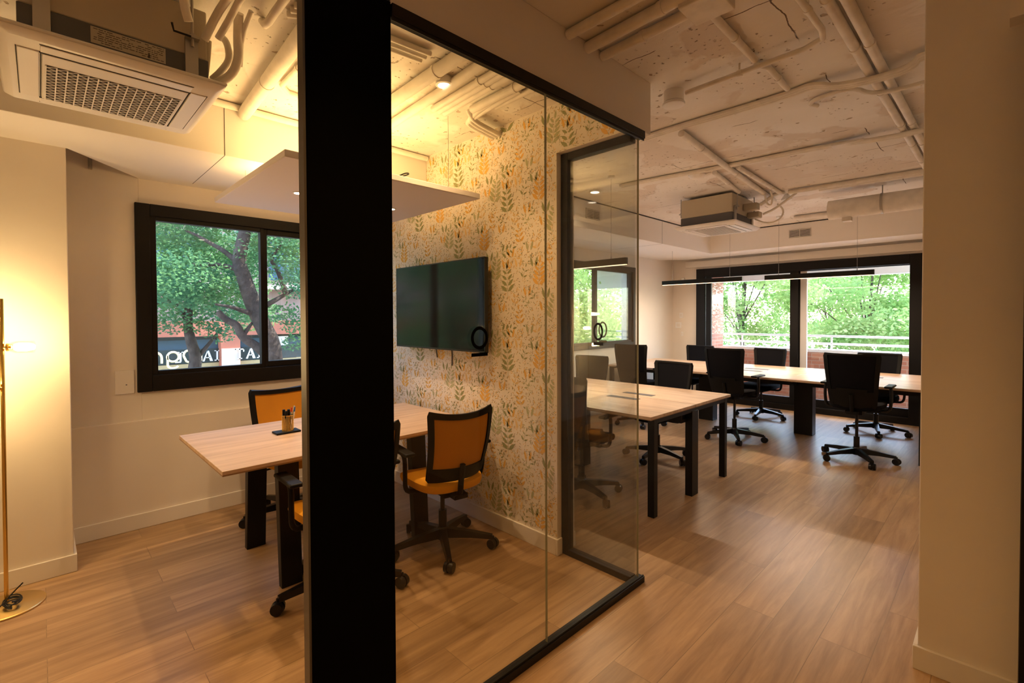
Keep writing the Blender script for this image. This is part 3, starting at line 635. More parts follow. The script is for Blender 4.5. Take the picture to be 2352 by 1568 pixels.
pipe([(-2.15, 0.400, 2.69), (-2.17, 0.407, 2.63), (-2.185, 0.423, 2.585)], 0.016, 'grey painted stub hanging beside the cassette', smooth=1, clips=0)
pipe([(-2.195, 0.371, 2.565), (-2.212, 0.380, 2.545), (-2.212, 0.435, 2.545)], 0.004, 'small dark metal hook beside the cassette', mats='black_metal', clips=0, name='metal_hook', cat='hook')
ac2, bx2, by2 = cassette('ceiling_cassette_unit', 'smaller-looking ceiling cassette air conditioner hanging over the open office', -2.21, 5.32, 0.66, 0.70, 2.385, 0)
b = MB(); b.box(bx2, -0.02, 0.17, bx2 + 0.14, 0.07, 0.24); b.build('hose_socket', 'foam', ac2, bevel=0.006)
b = MB(); b.box(bx2, 0.10, 0.11, bx2 + 0.12, 0.20, 0.17); b.build('hose_socket', 'foam', ac2, bevel=0.006)
pipe([(-1.78, 5.35, 2.60), (-1.70, 5.36, 2.65), (-1.66, 5.40, 2.70), (-1.60, 5.5, 2.72)], 0.018, 'insulated hose rising from the far cassette', smooth=2, clips=0, cat='hose')
pipe([(-1.79, 5.46, 2.52), (-1.70, 5.50, 2.56), (-1.60, 5.52, 2.63), (-1.50, 5.56, 2.71)], 0.012, 'slanting hose behind the far cassette', smooth=1, clips=0, cat='hose')
pipe([(-1.90, 5.55, 2.50), (-1.80, 5.60, 2.44), (-1.68, 5.62, 2.46), (-1.62, 5.60, 2.55), (-1.68, 5.56, 2.63)], 0.009, 'thin loose looping hose beside the far cassette', smooth=2, clips=0, cat='hose')
pipe([(-1.72, 5.30, 2.70), (-1.72, 5.36, 2.60), (-1.68, 5.38, 2.58), (-1.66, 5.34, 2.66), (-1.66, 5.28, 2.71)], 0.009, 'small coil of hose above the far cassette', smooth=2, clips=0, cat='hose')
# air duct
t = thing('air_duct', 'round beige air duct along the far end of the office ceiling', 'air duct', (-1.30, 5.95, 2.555))
b = MB(); b.cyl((0, 0, 0), (2.7, 0.03, 0), 0.098, n=32); b.build('duct_tube', 'pipe_paint', t, smooth=True)
b = MB(); b.cyl((-0.004, 0, 0), (0, 0, 0), 0.08, n=32); b.build('end_cap', 'foam', t)
for x in (0.45, 1.3, 2.1):
    b = MB(); b.cyl((x - 0.01, 0, 0), (x + 0.01, 0, 0), 0.101, n=32); b.cyl((x, 0, 0.09), (x, 0, 0.18), 0.005); b.build('hanger', 'galv', t, smooth=True)
b = MB(); b.box(0.12, -0.03, -0.135, 0.2, 0.04, -0.09); b.build('nozzle', 'pipe_paint', t, bevel=0.003)
# ventilation grilles
def grille(label, loc, rz, w=0.33, h=0.115, n=6):
    t = thing('ventilation_grille', label, 'vent', loc, rz)
    box('backing', 'dark_gap', -w / 2, -0.002, -h / 2, w / 2, 0, h / 2, t)
    b = MB(); k = 0.008
    b.box(-w / 2, -0.008, -h / 2, w / 2, 0, -h / 2 + k); b.box(-w / 2, -0.008, h / 2 - k, w / 2, 0, h / 2); b.box(-w / 2, -0.008, -h / 2, -w / 2 + k, 0, h / 2); b.box(w / 2 - k, -0.008, -h / 2, w / 2, 0, h / 2); b.box(-0.003, -0.008, -h / 2, 0.003, 0, h / 2)
    b.build('frame', 'vent_white', t)
    b = MB()
    for i in range(1, n + 1):
        z = -h / 2 + h * i / (n + 1); b.box(-w / 2, -0.006, z - 0.0035, w / 2, -0.002, z + 0.0035)
    b.build('louvre', 'vent_white', t)
    return t
grille('small beige ventilation grille on the beam above the far window', (-1.98, 7.499, 2.585), 0, w=0.27)
grille('small ventilation grille on the beam seen through the corner glass', (-3.219, 4.42, 2.585), PI / 2, w=0.25)
# ------------------------------------------------------------------ acoustic raft with spotlights
rf = thing('acoustic_ceiling_panel', 'square pale lilac panel hanging over the meeting table with two small spots', 'ceiling panel', (-2.995, 1.43, 2.21))
box('panel', 'raft', -0.635, -0.60, 0, 0.635, 0.60, 0.035, rf, bevel=0.004)
for x, y in ((0, -0.30), (0.0, 0.33)):
    b = MB(); b.lathe([(0.034, 0.004), (0.034, -0.004), (0.026, -0.005)], (x, y, 0)); s = b.build('spot_ring', 'white_plastic', rf, smooth=True)
    b = MB(); b.lathe([(0.026, -0.003), (0.025, -0.0055)], (x, y, 0)); b.build('spot_lens', 'led_disc', s)
    l = light('panel_spot_lamp', 'SPOT', (x, y, -0.015), 26, (1.0, 0.66, 0.36), spot_size=math.radians(110), spot_blend=0.7, shadow_soft_size=0.025); l.parent = rf
for x, y in ((-0.5, -0.45), (0.5, -0.45), (-0.5, 0.45), (0.5, 0.45)):
    b = MB(); b.cyl((x, y, 0.03), (x, y, CZ - 2.21), 0.0016, n=6); b.build('suspension_wire', 'galv', rf)
b = MB(); b.tube([(0.03, 0.25, 0.035), (0.05, 0.12, 0.25), (0.02, -0.05, 0.42), (-0.05, -0.25, 0.50), (-0.05, -0.26, CZ - 2.21)], 0.010, smooth=3); b.build('power_cable', 'white_plastic', rf, smooth=True)
b = MB(); b.tube([(0.60, 0.02, 0.036), (0.63, 0.06, 0.06), (0.60, 0.10, 0.065), (0.56, 0.06, 0.05), (0.57, 0.02, 0.036)], 0.004, smooth=2); b.build('wire_loop', 'cable_black', rf, smooth=True)
b = MB(); b.box(-0.42, -0.40, 0.037, 0.42, -0.38, 0.055); b.box(-0.42, 0.38, 0.037, 0.42, 0.40, 0.055); b.box(-0.42, -0.4, 0.037, -0.40, 0.4, 0.055); b.box(0.40, -0.4, 0.037, 0.42, 0.4, 0.055); b.build('uplight_strip', 'led_warm', rf)
l = light('uplight_lamp', 'AREA', (0, 0, 0.07), 11, (1.0, 0.64, 0.23), rot=(PI, 0, 0), shape='RECTANGLE', size=1.0, size_y=0.95); l.parent = rf
# ------------------------------------------------------------------ linear pendants
def pendant():
    t = thing('linear_pendant_light', '', 'pendant light', (0, 0, 1.915), 0, 'linear pendant lights over the desks')
    box('housing', 'black_metal', -0.585, -0.018, 0.004, 0.585, 0.018, 0.064, t, bevel=0.002)
    box('diffuser', 'led_warm', -0.578, -0.014, -0.001, 0.578, 0.014, 0.004, t)
    for x in (-0.42, 0.42):
        b = MB(); b.cyl((x, 0, 0.064), (x, 0, CZ - 1.915), 0.0018, n=6); b.cyl((x, 0, 0.064), (x, 0, 0.085), 0.005, n=8); b.build('suspension_wire', 'galv', t)
        b = MB(); b.lathe([(0.03, CZ - 1.915), (0.03, CZ - 1.935), (0.01, CZ - 1.94)], (x, 0, 0)); b.build('ceiling_rose', 'white_plastic', t, smooth=True)
    return t
pp = pendant()
pend = [(-3.06, 6.78, 'black linear pendant light over the far desk, the left one by the window corner'), (-1.63, 6.85, 'black linear pendant light over the far desk, the right one before the far window'), (-2.945, 3.75, 'black linear pendant light over the near desk, partly seen through the corner glass')]
for i, (x, y, lb) in enumerate(pend):
    o = pp if i == 0 else dup(pp); o.location = (x, y, 1.915); o['label'] = lb
    l = light('pendant_lamp', 'AREA', (0, 0, -0.006), 12, SOFT, shape='RECTANGLE', size=1.15, size_y=0.028); l.parent = o
# ------------------------------------------------------------------ television
tv = thing('television', 'large black wall-mounted television on the leafy wallpaper', 'television', (-3.005, 2.15, 1.535))
hw, hh = 0.562, 0.325
box('tv_back', 'tv_body', -hw, -0.008, -hh, hw, 0.022, hh, tv, bevel=0.004)
b = MB(); b.box(-hw, -0.012, -hh, hw, -0.006, -hh + 0.012); b.box(-hw, -0.012, hh - 0.007, hw, -0.006, hh); b.box(-hw, -0.012, -hh, -hw + 0.007, -0.006, hh); b.box(hw - 0.007, -0.012, -hh, hw, -0.006, hh); b.build('bezel', 'tv_body', tv)
box('screen', 'tv_screen', -hw + 0.007, -0.0105, -hh + 0.012, hw - 0.007, -0.0082, hh - 0.007, tv)
b = MB(); b.box(-0.2, 0.022, -0.2, 0.2, 0.05, 0.2); b.box(-0.12, 0.05, -0.1, 0.12, 0.084, 0.1); b.build('wall_bracket', 'black_metal', tv)
b = MB(); b.tube([(-0.12, 0.06, -0.2), (-0.12, 0.075, -0.33), (-0.11, 0.078, -0.40)], 0.004, smooth=1); b.tube([(0.08, 0.06, -0.2), (0.085, 0.075, -0.34), (0.08, 0.078, -0.45)], 0.004, smooth=1); b.build('cable', 'cable_black', tv)
# ------------------------------------------------------------------ meeting table
mt = thing('meeting_table', 'rectangular wood-topped meeting table on flat black legs', 'table', (-3.02, 1.36, 0))
TY0, TY1 = -0.765, 0.80
b = MB(); b.box(-0.485, TY0, 0.722, 0.485, TY1, 0.740); b.build('tabletop', 'table_wood', mt, bevel=0.0015)
b = MB(); b.box(-0.484, TY0 + 0.001, 0.7155, 0.484, TY1 - 0.001, 0.722); b.build('tabletop_edge', 'desk_edge', mt)
b = MB(); b.box(-0.37, TY0 + 0.34, 0.675, 0.33, TY0 + 0.39, 0.7155); b.box(-0.37, TY1 - 0.39, 0.675, 0.33, TY1 - 0.34, 0.7155); b.box(-0.03, TY0 + 0.36, 0.675, 0.03, TY1 - 0.36, 0.7155); b.build('under_frame', 'black_metal', mt)
for sx in (-1, 1):
    for y in (TY0 + 0.365, TY1 - 0.365):
        b = MB(); xb = 0.305 * sx; xt = (0.255) * sx; hwid = 0.022
        b.hexa([(xb - hwid, y - 0.055, 0), (xb + hwid, y - 0.055, 0), (xb + hwid, y + 0.055, 0), (xb - hwid, y + 0.055, 0)], [(xt - hwid - .01, y - 0.055, 0.7155), (xt + hwid + .01, y - 0.055, 0.7155), (xt + hwid + .01, y + 0.055, 0.7155), (xt - hwid - .01, y + 0.055, 0.7155)])
        b.build('leg', 'black_metal', mt, bevel=0.003)
# pen holder
ph = thing('pen_holder', 'ribbed gold metal pen cup on the meeting table', 'pen holder', (-3.12, 1.095, 0.752))
b = MB(); b.lathe([(0.033, 0), (0.033, 0.003), (0.0305, 0.003), (0.0305, 0.001)]); b.lathe([(0.034, 0.093), (0.034, 0.097), (0.031, 0.097), (0.031, 0.093)])
for i in range(26):
    a = 2 * PI * i / 26; b.cyl((0.032 * math.cos(a), 0.032 * math.sin(a), 0), (0.032 * math.cos(a), 0.032 * math.sin(a), 0.095), 0.0016, n=6)
b.build('ribbed_cup', 'brass', ph)
tr_ = box('desk_tray', 'chair_black', -3.165, 1.015, 0.740, -3.075, 1.16, 0.752, bevel=0.003); tag(tr_, 'thin dark tray under the gold pen cup on the meeting table', 'tray')
def pen(name, x, y, dx, dy, h, r, m, cap, label, cat='pen'):
    t = thing(name, label, cat, (x, y, 0.7535)); b = MB(); b.cyl((0, 0, 0), (dx * 0.8, dy * 0.8, h * 0.8), r); b.build('barrel', m, t, smooth=True)
    b = MB(); b.cyl((dx * 0.8, dy * 0.8, h * 0.8), (dx, dy, h), r * 1.05, r * 0.8); b.build('cap', cap, t, smooth=True)
pen('marker_pen', -3.135, 1.085, 0.0, -0.008, 0.128, 0.0095, 'chair_black', 'chair_black', 'thick black marker standing at the left of the gold cup', 'marker')
pen('marker_pen', -3.115, 1.098, 0.004, 0.0, 0.130, 0.0095, 'chair_black', 'chair_black', 'thick black marker standing in the middle of the gold cup', 'marker')
pen('marker_pen', -3.105, 1.080, 0.006, -0.002, 0.124, 0.0085, 'chair_black', 'chair_black', 'black marker at the front of the gold cup', 'marker')
pen('ballpoint_pen', -3.128, 1.108, 0.0, 0.014, 0.137, 0.005, 'ink_white', 'ink_red', 'pen with a red top in the gold cup')
pen('ballpoint_pen', -3.108, 1.112, 0.004, 0.022, 0.142, 0.005, 'ink_white', 'ink_blue', 'pale pen with a dark blue top leaning right in the gold cup')
pen('ballpoint_pen', -3.118, 1.118, -0.008, 0.020, 0.146, 0.005, 'ink_white', 'ink_white', 'white pen leaning right in the gold cup')
t = thing('tape_dispenser', 'small black desk accessory right of the pen cup by the pillar', 'desk accessory', (-3.06, 1.235, 0.740))
b = MB(); b.hexa([(-0.02, -0.045, 0), (0.02, -0.045, 0), (0.02, 0.05, 0), (-0.02, 0.05, 0)], [(-0.014, -0.005, 0.035), (0.014, -0.005, 0.035), (0.014, 0.02, 0.035), (-0.014, 0.02, 0.035)]); b.build('body', 'chair_black', t, bevel=0.003)
# ------------------------------------------------------------------ chairs
def back_surface(w0, w1, z0, z1, y0, lean, curve, dip=0.0):
    def F(u, v):
        z = z0 + (z1 - z0) * v; hwid = w0 + (w1 - w0) * v
        k = 1.0
        if v > 0.94: k = 1 - 0.06 * ((v - 0.94) / 0.06) ** 2
        if v < 0.06: k = 1 - 0.10 * ((0.06 - v) / 0.06) ** 2
        y = y0 - lean * v - 0.03 * math.sin(v * PI * 0.9) + curve * (u * u) * 1.0
        return Vector((u * hwid * k, y, z - dip * (1 - u * u) * v))
    return F
def surf(b, F, u0, u1, v0, v1, nu, nv, th, mi=0):
    top = []; bot = []
    for j in range(nv + 1):
        for i in range(nu + 1):
            u = u0 + (u1 - u0) * i / nu; v = v0 + (v1 - v0) * j / nv; p = F(u, v)
            e = 1e-3; n = (F(u + e, v) - p).cross(F(u, v + e) - p).normalized()
            top.append(p + n * th / 2); bot.append(p - n * th / 2)
    N = len(top); fs = []; W1 = nu + 1
    for j in range(nv):
        for i in range(nu):
            a = j * W1 + i; fs.append((a, a + 1, a + 1 + W1, a + W1)); fs.append((N + a, N + a + W1, N + a + 1 + W1, N + a + 1))
    for i in range(nu):
        fs.append((i, N + i, N + i + 1, i + 1)); a = nv * W1 + i; fs.append((a, a + 1, N + a + 1, N + a))
    for j in range(nv):
        a = j * W1; fs.append((a, a + W1, N + a + W1, N + a)); a = j * W1 + nu; fs.append((a, N + a, N + a + W1, a + W1))
    b.add(top + bot, fs, mi)
def swivel_base(t, spin, gloss='chair_gloss'):
    b = MB(); b.lathe([(0.036, 0.060), (0.040, 0.075), (0.038, 0.125), (0.030, 0.135)])
    R_ = 0.315
    for k in range(5):
        a = spin + 2 * PI * k / 5; d = Vector((math.cos(a), math.sin(a), 0)); n = Vector((-math.sin(a), math.cos(a), 0))
        def sec(r, z0, z1, w): return [d * r - n * w + Vector((0, 0, z0)), d * r + n * w + Vector((0, 0, z0)), d * r + n * w * 0.8 + Vector((0, 0, z1)), d * r - n * w * 0.8 + Vector((0, 0, z1))]
        s0, s1, s2 = sec(0.02, 0.070, 0.128, 0.026), sec(0.18, 0.072, 0.110, 0.021), sec(R_, 0.062, 0.088, 0.016)
        for A, B in ((s0, s1), (s1, s2)): b.add(A + B, [(0, 1, 2, 3), (7, 6, 5, 4), (0, 4, 5, 1), (1, 5, 6, 2), (2, 6, 7, 3), (3, 7, 4, 0)])
    b.build('star_base', gloss, t, smooth=True)
    for k in range(5):
        a = spin + 2 * PI * k / 5; d = Vector((math.cos(a), math.sin(a), 0)); c = d * (R_ + 0.003) + Vector((0, 0, 0.0325)); n = Vector((math.cos(a + 1.0), math.sin(a + 1.0), 0))
        b = MB()
        for sg in (-1, 1): b.cyl(c + n * 0.006 * sg, c + n * 0.027 * sg, 0.0325, 0.029, n=18)
        b.cyl(c - n * 0.01, c + n * 0.01, 0.024, n=14); b.cyl(c + Vector((0, 0, 0.0)), c + Vector((0, 0, 0.046)), 0.008, n=10)
        b.build('caster', gloss, t, smooth=True)
def make_chair(kind, spin, lift=0.0, label=''):
    yel = kind == 'yellow'
    t = thing('meeting_chair' if yel else 'office_chair', label, 'chair')
    fm, sm_, mm = ('chair_black', 'yellow_fabric', 'orange_mesh') if yel else ('chair_black', 'chair_fabric', 'chair_mesh')
    swivel_base(t, spin); sh = 0.455 + lift
    b = MB(); b.cyl((0, 0, 0.10), (0, 0, 0.24), 0.026); b.cyl((0, 0, 0.24), (0, 0, sh - 0.06), 0.014, n=12); b.build('gas_lift', 'chair_gloss', t, smooth=True)
    b = MB(); b.box(-0.07, -0.16, sh - 0.085, 0.07, 0.10, sh - 0.035); b.box(-0.20, -0.04, sh - 0.06, 0.20, 0.02, sh - 0.04); b.box(-0.045, -0.245, sh - 0.075, 0.045, -0.14, sh - 0.045); b.cyl((0.06, 0.05, sh - 0.06), (0.21, 0.06, sh - 0.065), 0.006); b.build('seat_mechanism', 'chair_black', t, bevel=0.004)
    # seat: rounded cushion
    b = MB(); n = 36; rings = []
    for (sc_, z) in ((0.90, sh - 0.042), (0.97, sh - 0.034), (1.0, sh - 0.012), (0.985, sh + 0.008), (0.90, sh + 0.020), (0.62, sh + 0.024), (0.25, sh + 0.020)):
        ringp = []
        for i in range(n):
            a = 2 * PI * i / n; c, s = math.cos(a), math.sin(a); e = 0.55
            x = math.copysign(abs(c) ** e, c) * 0.225 * sc_; y = math.copysign(abs(s) ** e, s) * 0.225 * sc_ + 0.005
            zz = z + 0.012 * (x / 0.225) ** 2 - (0.022 * max(0, (y - 0.12) / 0.1) ** 2); ringp.append((x * (1 + 0.06 * y / 0.2), y, zz))
        rings += ringp
    k = len(rings) // n
    b.add(rings, [(j * n + i, j * n + (i + 1) % n, (j + 1) * n + (i + 1) % n, (j + 1) * n + i) for j in range(k - 1) for i in range(n)] + [tuple(range(n))[::-1], tuple(range((k - 1) * n, k * n))])
    b.build('seat', sm_, t, smooth=True)
    if yel: F = back_surface(0.185, 0.215, sh + 0.035, 0.918 + lift, -0.205, 0.085, 0.062, 0.022)
    else: F = back_surface(0.185, 0.232, sh - 0.01, 0.970 + lift, -0.215, 0.085, 0.045, 0.0)
    b = MB(); th = 0.022; bs = 0.84; vb, vt = (0.20, 0.92) if yel else (0.32, 0.965)
    surf(b, F, -1, -bs, 0, 1, 2, 20, th); surf(b, F, bs, 1, 0, 1, 2, 20, th); surf(b, F, -bs, bs, 0, vb, 14, 4, th); surf(b, F, -bs, bs, vt, 1, 14, 3, th)
    b.build('backrest_frame', fm, t, smooth=True)
    b = MB(); surf(b, F, -bs, bs, vb, vt, 14, 14, 0.006); b.build('backrest_mesh', mm, t, smooth=True)
    if not yel:
        b = MB(); surf(b, lambda u, v: F(u, v) + Vector((0, -0.012, 0)), -0.62, 0.62, 0.30, 0.36, 10, 2, 0.010); b.build('lumbar_support', 'chair_black', t, smooth=True)
    b = MB(); yb = F(0, 0.1).y
    b.tube([(0, -0.15, sh - 0.06), (0, yb - 0.01, sh - 0.055), (0, yb - 0.016, sh + 0.02), (0, F(0, 0.25).y - 0.018, F(0, 0.25).z)], 0.017, smooth=2); b.build('back_support', 'chair_black', t, smooth=True)
    for sg in (-1, 1):
        b = MB(); X_ = 0.262 * sg
        if yel: pts = [(0.19 * sg, -0.02, sh - 0.05), (X_, -0.03, sh - 0.04), (X_ + 0.008 * sg, -0.05, sh + 0.08), (X_ + 0.006 * sg, -0.045, sh + 0.155), (X_, 0.0, sh + 0.185), (X_, 0.13, sh + 0.175)]
        else: pts = [(0.19 * sg, 0.0, sh - 0.05), (X_, 0.0, sh - 0.045), (X_ + 0.012 * sg, -0.005, sh + 0.06), (X_ + 0.010 * sg, 0.0, sh + 0.16), (X_, 0.0, sh + 0.19)]
        b.tube(pts, 0.014, n=10, smooth=2)
        b.build('armrest_support', 'chair_gloss' if not yel else 'chair_black', t, smooth=True)
        b = MB(); b.box(X_ - 0.033, -0.115, sh + 0.186, X_ + 0.033, 0.135, sh + 0.207); b.build('arm_pad', 'chair_black', t, bevel=0.009, seg=3)
    return t
def place(t, x, y, rz, label=None, group=None):
    t.location = (x, y, 0); t.rotation_euler = (0, 0, rz)
    if label: t['label'] = label
    if group: t['group'] = group
    return t
GY = 'yellow chairs around the meeting table'; GB = 'black office chairs at the desks'
y1 = make_chair('yellow', 0.585); place(y1, -2.47, 1.80, PI / 2 - 0.16, 'yellow-seated mesh chair whose whole back faces the glass, beside the wallpaper', GY)
y2 = dup(y1); place(y2, -2.46, 1.13, PI / 2 - 0.02, 'yellow-seated mesh chair cut by the right edge of the black pillar', GY)
y3 = make_chair('yellow', 1.2); place(y3, -3.655, 1.31, -PI / 2, 'chair with bright orange back across the table, under the window', GY)
c6 = make_chair('black', 0.25, 0.115); place(c6, -1.02, 5.83, 0.0, 'black mesh chair in front of the far desk, rightmost, back to the viewer', GB)
c4 = dup(c6); place(c4, -2.21, 5.83, -0.06, 'black mesh chair in front of the far desk, middle of the three there', GB)
c3 = dup(c6); place(c3, -3.42, 5.75, 0.1, 'black chair in front of the far desk, leftmost, cut by the glass corner edge', GB)
c7 = make_chair('black', 0.5, 0.0); place(c7, -1.09, 7.34, PI + 0.05, 'low black chair behind the far desk, nearest the right end of the window', GB)
c5 = dup(c7); place(c5, -2.42, 7.36, PI - 0.1, 'low black chair behind the far desk, before the middle of the window', GB)
c8 = dup(c7); place(c8, -3.44, 7.36, PI, 'low black chair behind the far desk, beside the left window jamb', GB)
c2 = dup(c7); place(c2, -2.47, 4.50, PI - 0.12, 'low black chair behind the near desk with its base visible under the desk', GB)
c9 = dup(c7); place(c9, -3.50, 4.55, PI + 0.1, 'black chair behind the near desk, dimly seen through the corner glass', GB)
c1 = make_chair('black', 0.9, 0.03); place(c1, -2.40, 3.14, 0.06, 'dark chair in front of the near desk, reflected and seen through the corner glass', GB)
# ------------------------------------------------------------------ bench desks
def bench(label, x1, y0, y1, units, uw, group=None):
    t = thing('office_desk', label, 'desk', (x1, (y0 + y1) / 2, 0), 0, group); d = (y1 - y0) / 2
    for i in range(units):
        xa, xb = -uw * (i + 1) + 0.001, -uw * i - 0.001
        for (ya, yb) in ((-d, -0.004), (0.004, d)):
            b = MB(); b.box(xa, ya, 0.720, xb, yb, 0.740); b.build('desktop', 'desk_wood', t, bevel=0.0012)
            b = MB(); b.box(xa + 0.0005, ya + 0.0005, 0.7145, xb - 0.0005, yb - 0.0005, 0.720); b.build('desktop_edge', 'desk_edge', t)
        xc = (xa + xb) / 2
        for yc in (-0.13, 0.13):
            b = MB(); b.box(xc - 0.15, yc - 0.038, 0.7402, xc + 0.15, yc + 0.038, 0.7425); b.build('cable_flap', 'band_grey', t, bevel=0.0008)
        b = MB(); b.box(xa + 0.05, -0.15, 0.60, xb - 0.05, 0.15, 0.625); b.box(xa + 0.05, -0.15, 0.625, xb - 0.05, -0.145, 0.70); b.box(xa + 0.05, 0.145, 0.625, xb - 0.05, 0.15, 0.70); b.build('cable_tray', 'black_metal', t)
    for k in range(units + 1):
        xs = [-uw * k - 0.035] if k == 0 else ([-uw * k + 0.035] if k == units else [-uw * k])
        for xk in xs:
            for sg in (-1, 1):
                b = MB(); b.box(xk - 0.026, sg * (d - 0.085) - 0.026, 0, xk + 0.026, sg * (d - 0.085) + 0.026, 0.7145)
                if k in (0, units): b.build('leg', 'black_metal', t, bevel=0.002)
            b = MB(); b.box(xk - 0.024, -d + 0.085, 0.68, xk + 0.024, d - 0.085, 0.7145); b.build('cross_rail', 'black_metal', t)
            b = MB(); w_ = 0.055 if k in (0, units) else 0.075; b.box(xk - (0.030 if k in (0, units) else 0.10), -w_, 0, xk + (0.030 if k in (0, units) else 0.10), w_, 0.69); b.build('cable_column', 'black_metal', t, bevel=0.003)
    return t
bench('near wood-topped double desk on black legs, standing closest to the glass corner', -1.735, 3.07, 4.49, 2, 1.20)
bench('far long wood-topped double desk in front of the balcony window', -0.50, 5.97, 7.42, 3, 1.20)
# ------------------------------------------------------------------ floor lamp
fl = thing('floor_lamp', 'slim brass floor lamp with round base and glowing bulbs, by the left wall', 'lamp', (-3.50, -0.142, 0))
b = MB(); b.lathe([(0.140, 0.0), (0.145, 0.003), (0.145, 0.009), (0.140, 0.012), (0.02, 0.014), (0.012, 0.020)], n=64); b.build('base', 'brass_brushed', fl, smooth=True)
b = MB(); b.cyl((0, 0, 0.012), (0, 0.006, 1.555), 0.0085, n=20); b.build('pole', 'brass', fl, smooth=True)
for (z, d) in ((1.312, Vector((0.25, 1, 0)).normalized()), (1.480, Vector((0.1, -1, 0)).normalized()), (1.110, Vector((0.5, -0.9, 0)).normalized())):
    a = Vector((0, 0.004, z)); b = MB(); b.cyl(a, a + d * 0.022, 0.007); b.cyl(a + d * 0.018, a + d * 0.024, 0.020, 0.019, n=20); b.cyl(a + d * 0.024, a + d * 0.038, 0.0125, 0.0145, n=20); s = b.build('socket', 'brass', fl, smooth=True)
    b = MB(); b.lathe([(0.006, 0.0), (0.016, 0.006), (0.021, 0.02), (0.021, 0.05), (0.014, 0.064), (0.003, 0.068)], n=14); Mq = d.to_track_quat('Z', 'Y').to_matrix(); b.v = [tuple(a + d * 0.042 + Mq @ Vector(q)) for q in b.v]; b.build('bulb', 'bulb', s, smooth=True)
    b = MB(); b.cyl(a + d * 0.024, a + d * 0.05, 0.019, 0.030, n=24, caps=False); b.cyl(a + d * 0.05, a + d * 0.118, 0.030, 0.030, n=24, caps=False); b.build('bulb_shade', 'bulb_glass', s, smooth=True)
    l = light('lamp_bulb', 'POINT', a + d * 0.132, 2.4, (1.0, 0.64, 0.27), shadow_soft_size=0.012); l.parent = fl
cb = thing('power_cable', 'coiled black power cable lying on the brass lamp base', 'cable', (-3.50, -0.142, 0.013))
b = MB(); rc = random.Random(5)
for k in range(4):
    pts = []
    for i in range(17):
        a = 2 * PI * i / 16; pts.append((0.030 + (0.034 + 0.006 * k) * math.cos(a) * 1.1, 0.022 + (0.022 + 0.004 * k) * math.sin(a), 0.010 + 0.010 * k + 0.018 * math.sin(a * 0.5 + k) + 0.012 * math.cos(a + k)))
    b.tube(pts, 0.0032, n=8)
b.tube([(0.02, 0.06, 0.10), (0.02, 0.02, 0.06), (0.05, -0.02, 0.02), (0.07, -0.06, 0.006), (0.05, -0.12, 0.004)], 0.0032, n=8, smooth=2)
b.build('cord', 'cable_black', cb, smooth=True)
b = MB(); b.box(0.025, -0.085, 0.0, 0.055, -0.04, 0.035); b.build('plug_adapter', 'cable_black', cb, bevel=0.006)
# ------------------------------------------------------------------ wall plates
t = thing('wall_socket', 'square cream cover plate with a small black hole at the left of the window', 'wall plate', (-4.20, 0.408, 1.018))
box('cover_plate', 'trim_paint', 0, -0.052, -0.082, 0.010, 0.052, 0.082, t, bevel=0.003); box('hole', 'dark_gap', 0.0098, 0.004, -0.022, 0.0105, 0.012, -0.016, t)
for i, (x, z, w, h, lb) in enumerate([(-4.04, 1.46, 0.03, 0.045, 'small pale switch plate on the far wall, the upper one'), (-4.09, 1.285, 0.055, 0.05, 'pale double switch plate on the far wall, the middle one'), (-4.02, 1.13, 0.02, 0.035, 'small pale switch plate on the far wall, the lowest one')]):
    t = thing('light_switch', lb, 'switch', (x, 8.2, z)); box('switch_plate', 'white_plastic', -w, -0.009, -h, w, 0, h, t, bevel=0.002); box('rocker', 'trim_paint', -w * 0.6, -0.012, -h * 0.6, w * 0.6, -0.009, h * 0.6, t)
t = thing('wall_sensor', 'small white rounded sensor on the far wall beside the window top', 'sensor', (-4.00, 8.2, 2.07)); box('sensor_body', 'white_plastic', -0.03, -0.035, -0.055, 0.03, 0, 0.055, t, bevel=0.008)
t = thing('soffit_bracket', 'small bracket in the dark gap behind the boxed beam, above the left wall corner', 'bracket', (-4.199, 0.26, 2.43)); b = MB(); b.box(0, -0.02, 0, 0.03, 0.0, 0.09); b.cyl((0.03, -0.01, 0.01), (0.03, -0.01, 0.09), 0.008); b.build('bracket_body', 'galv', t)
# ------------------------------------------------------------------ outside: balcony
struct(box('trim_7', 'balcony_floor', -7.0, 8.42, -0.2, 3.5, 9.95, -0.02))
struct(box('trim_8', 'concrete', -7.0, 8.42, 2.62, 3.5, 9.95, 2.85))
struct(box('trim_9', 'concrete', -7.0, 9.72, 2.115, 3.5, 9.92, 2.62))
pw = thing('parapet_wall', 'low red brick balcony wall with a pale coping outside the far window', 'wall', (-1.5, 9.85, 0))
box('brickwork', 'red_brick', -5.0, -0.08, -0.02, 4.5, 0.12, 0.80, pw); box('coping', 'concrete', -5.0, -0.11, 0.80, 4.5, 0.15, 0.85, pw, bevel=0.005)
rl = thing('balcony_railing', 'white two-bar railing on top of the brick balcony wall', 'railing', (-1.5, 9.87, 0.85))
for z in (0.10, 0.235):
    b = MB(); b.cyl((-5, 0, z), (4.5, 0, z), 0.019, n=12); b.build('rail_bar', 'rail_white', rl, smooth=True)
for x in (-3.6, -2.1, -0.6, 0.9, 2.4, 3.9):
    b = MB(); b.cyl((x, 0, 0), (x, 0, 0.235), 0.016, n=12); b.build('post', 'rail_white', rl, smooth=True)
pr = thing('brick_pier', 'tall red brick pier outside the left edge of the far window', 'pier', (-4.2, 9.2, 0))
box('pier_body', 'red_brick', -0.5, -0.45, -0.02, 0.34, 0.40, 2.62, pr)
box('ledge', 'concrete', 0.05, -0.55, 1.10, 0.30, -0.451, 1.13, pr); box('ledge_box', 'rail_white', 0.08, -0.53, 1.131, 0.20, -0.46, 1.33, pr, bevel=0.004)
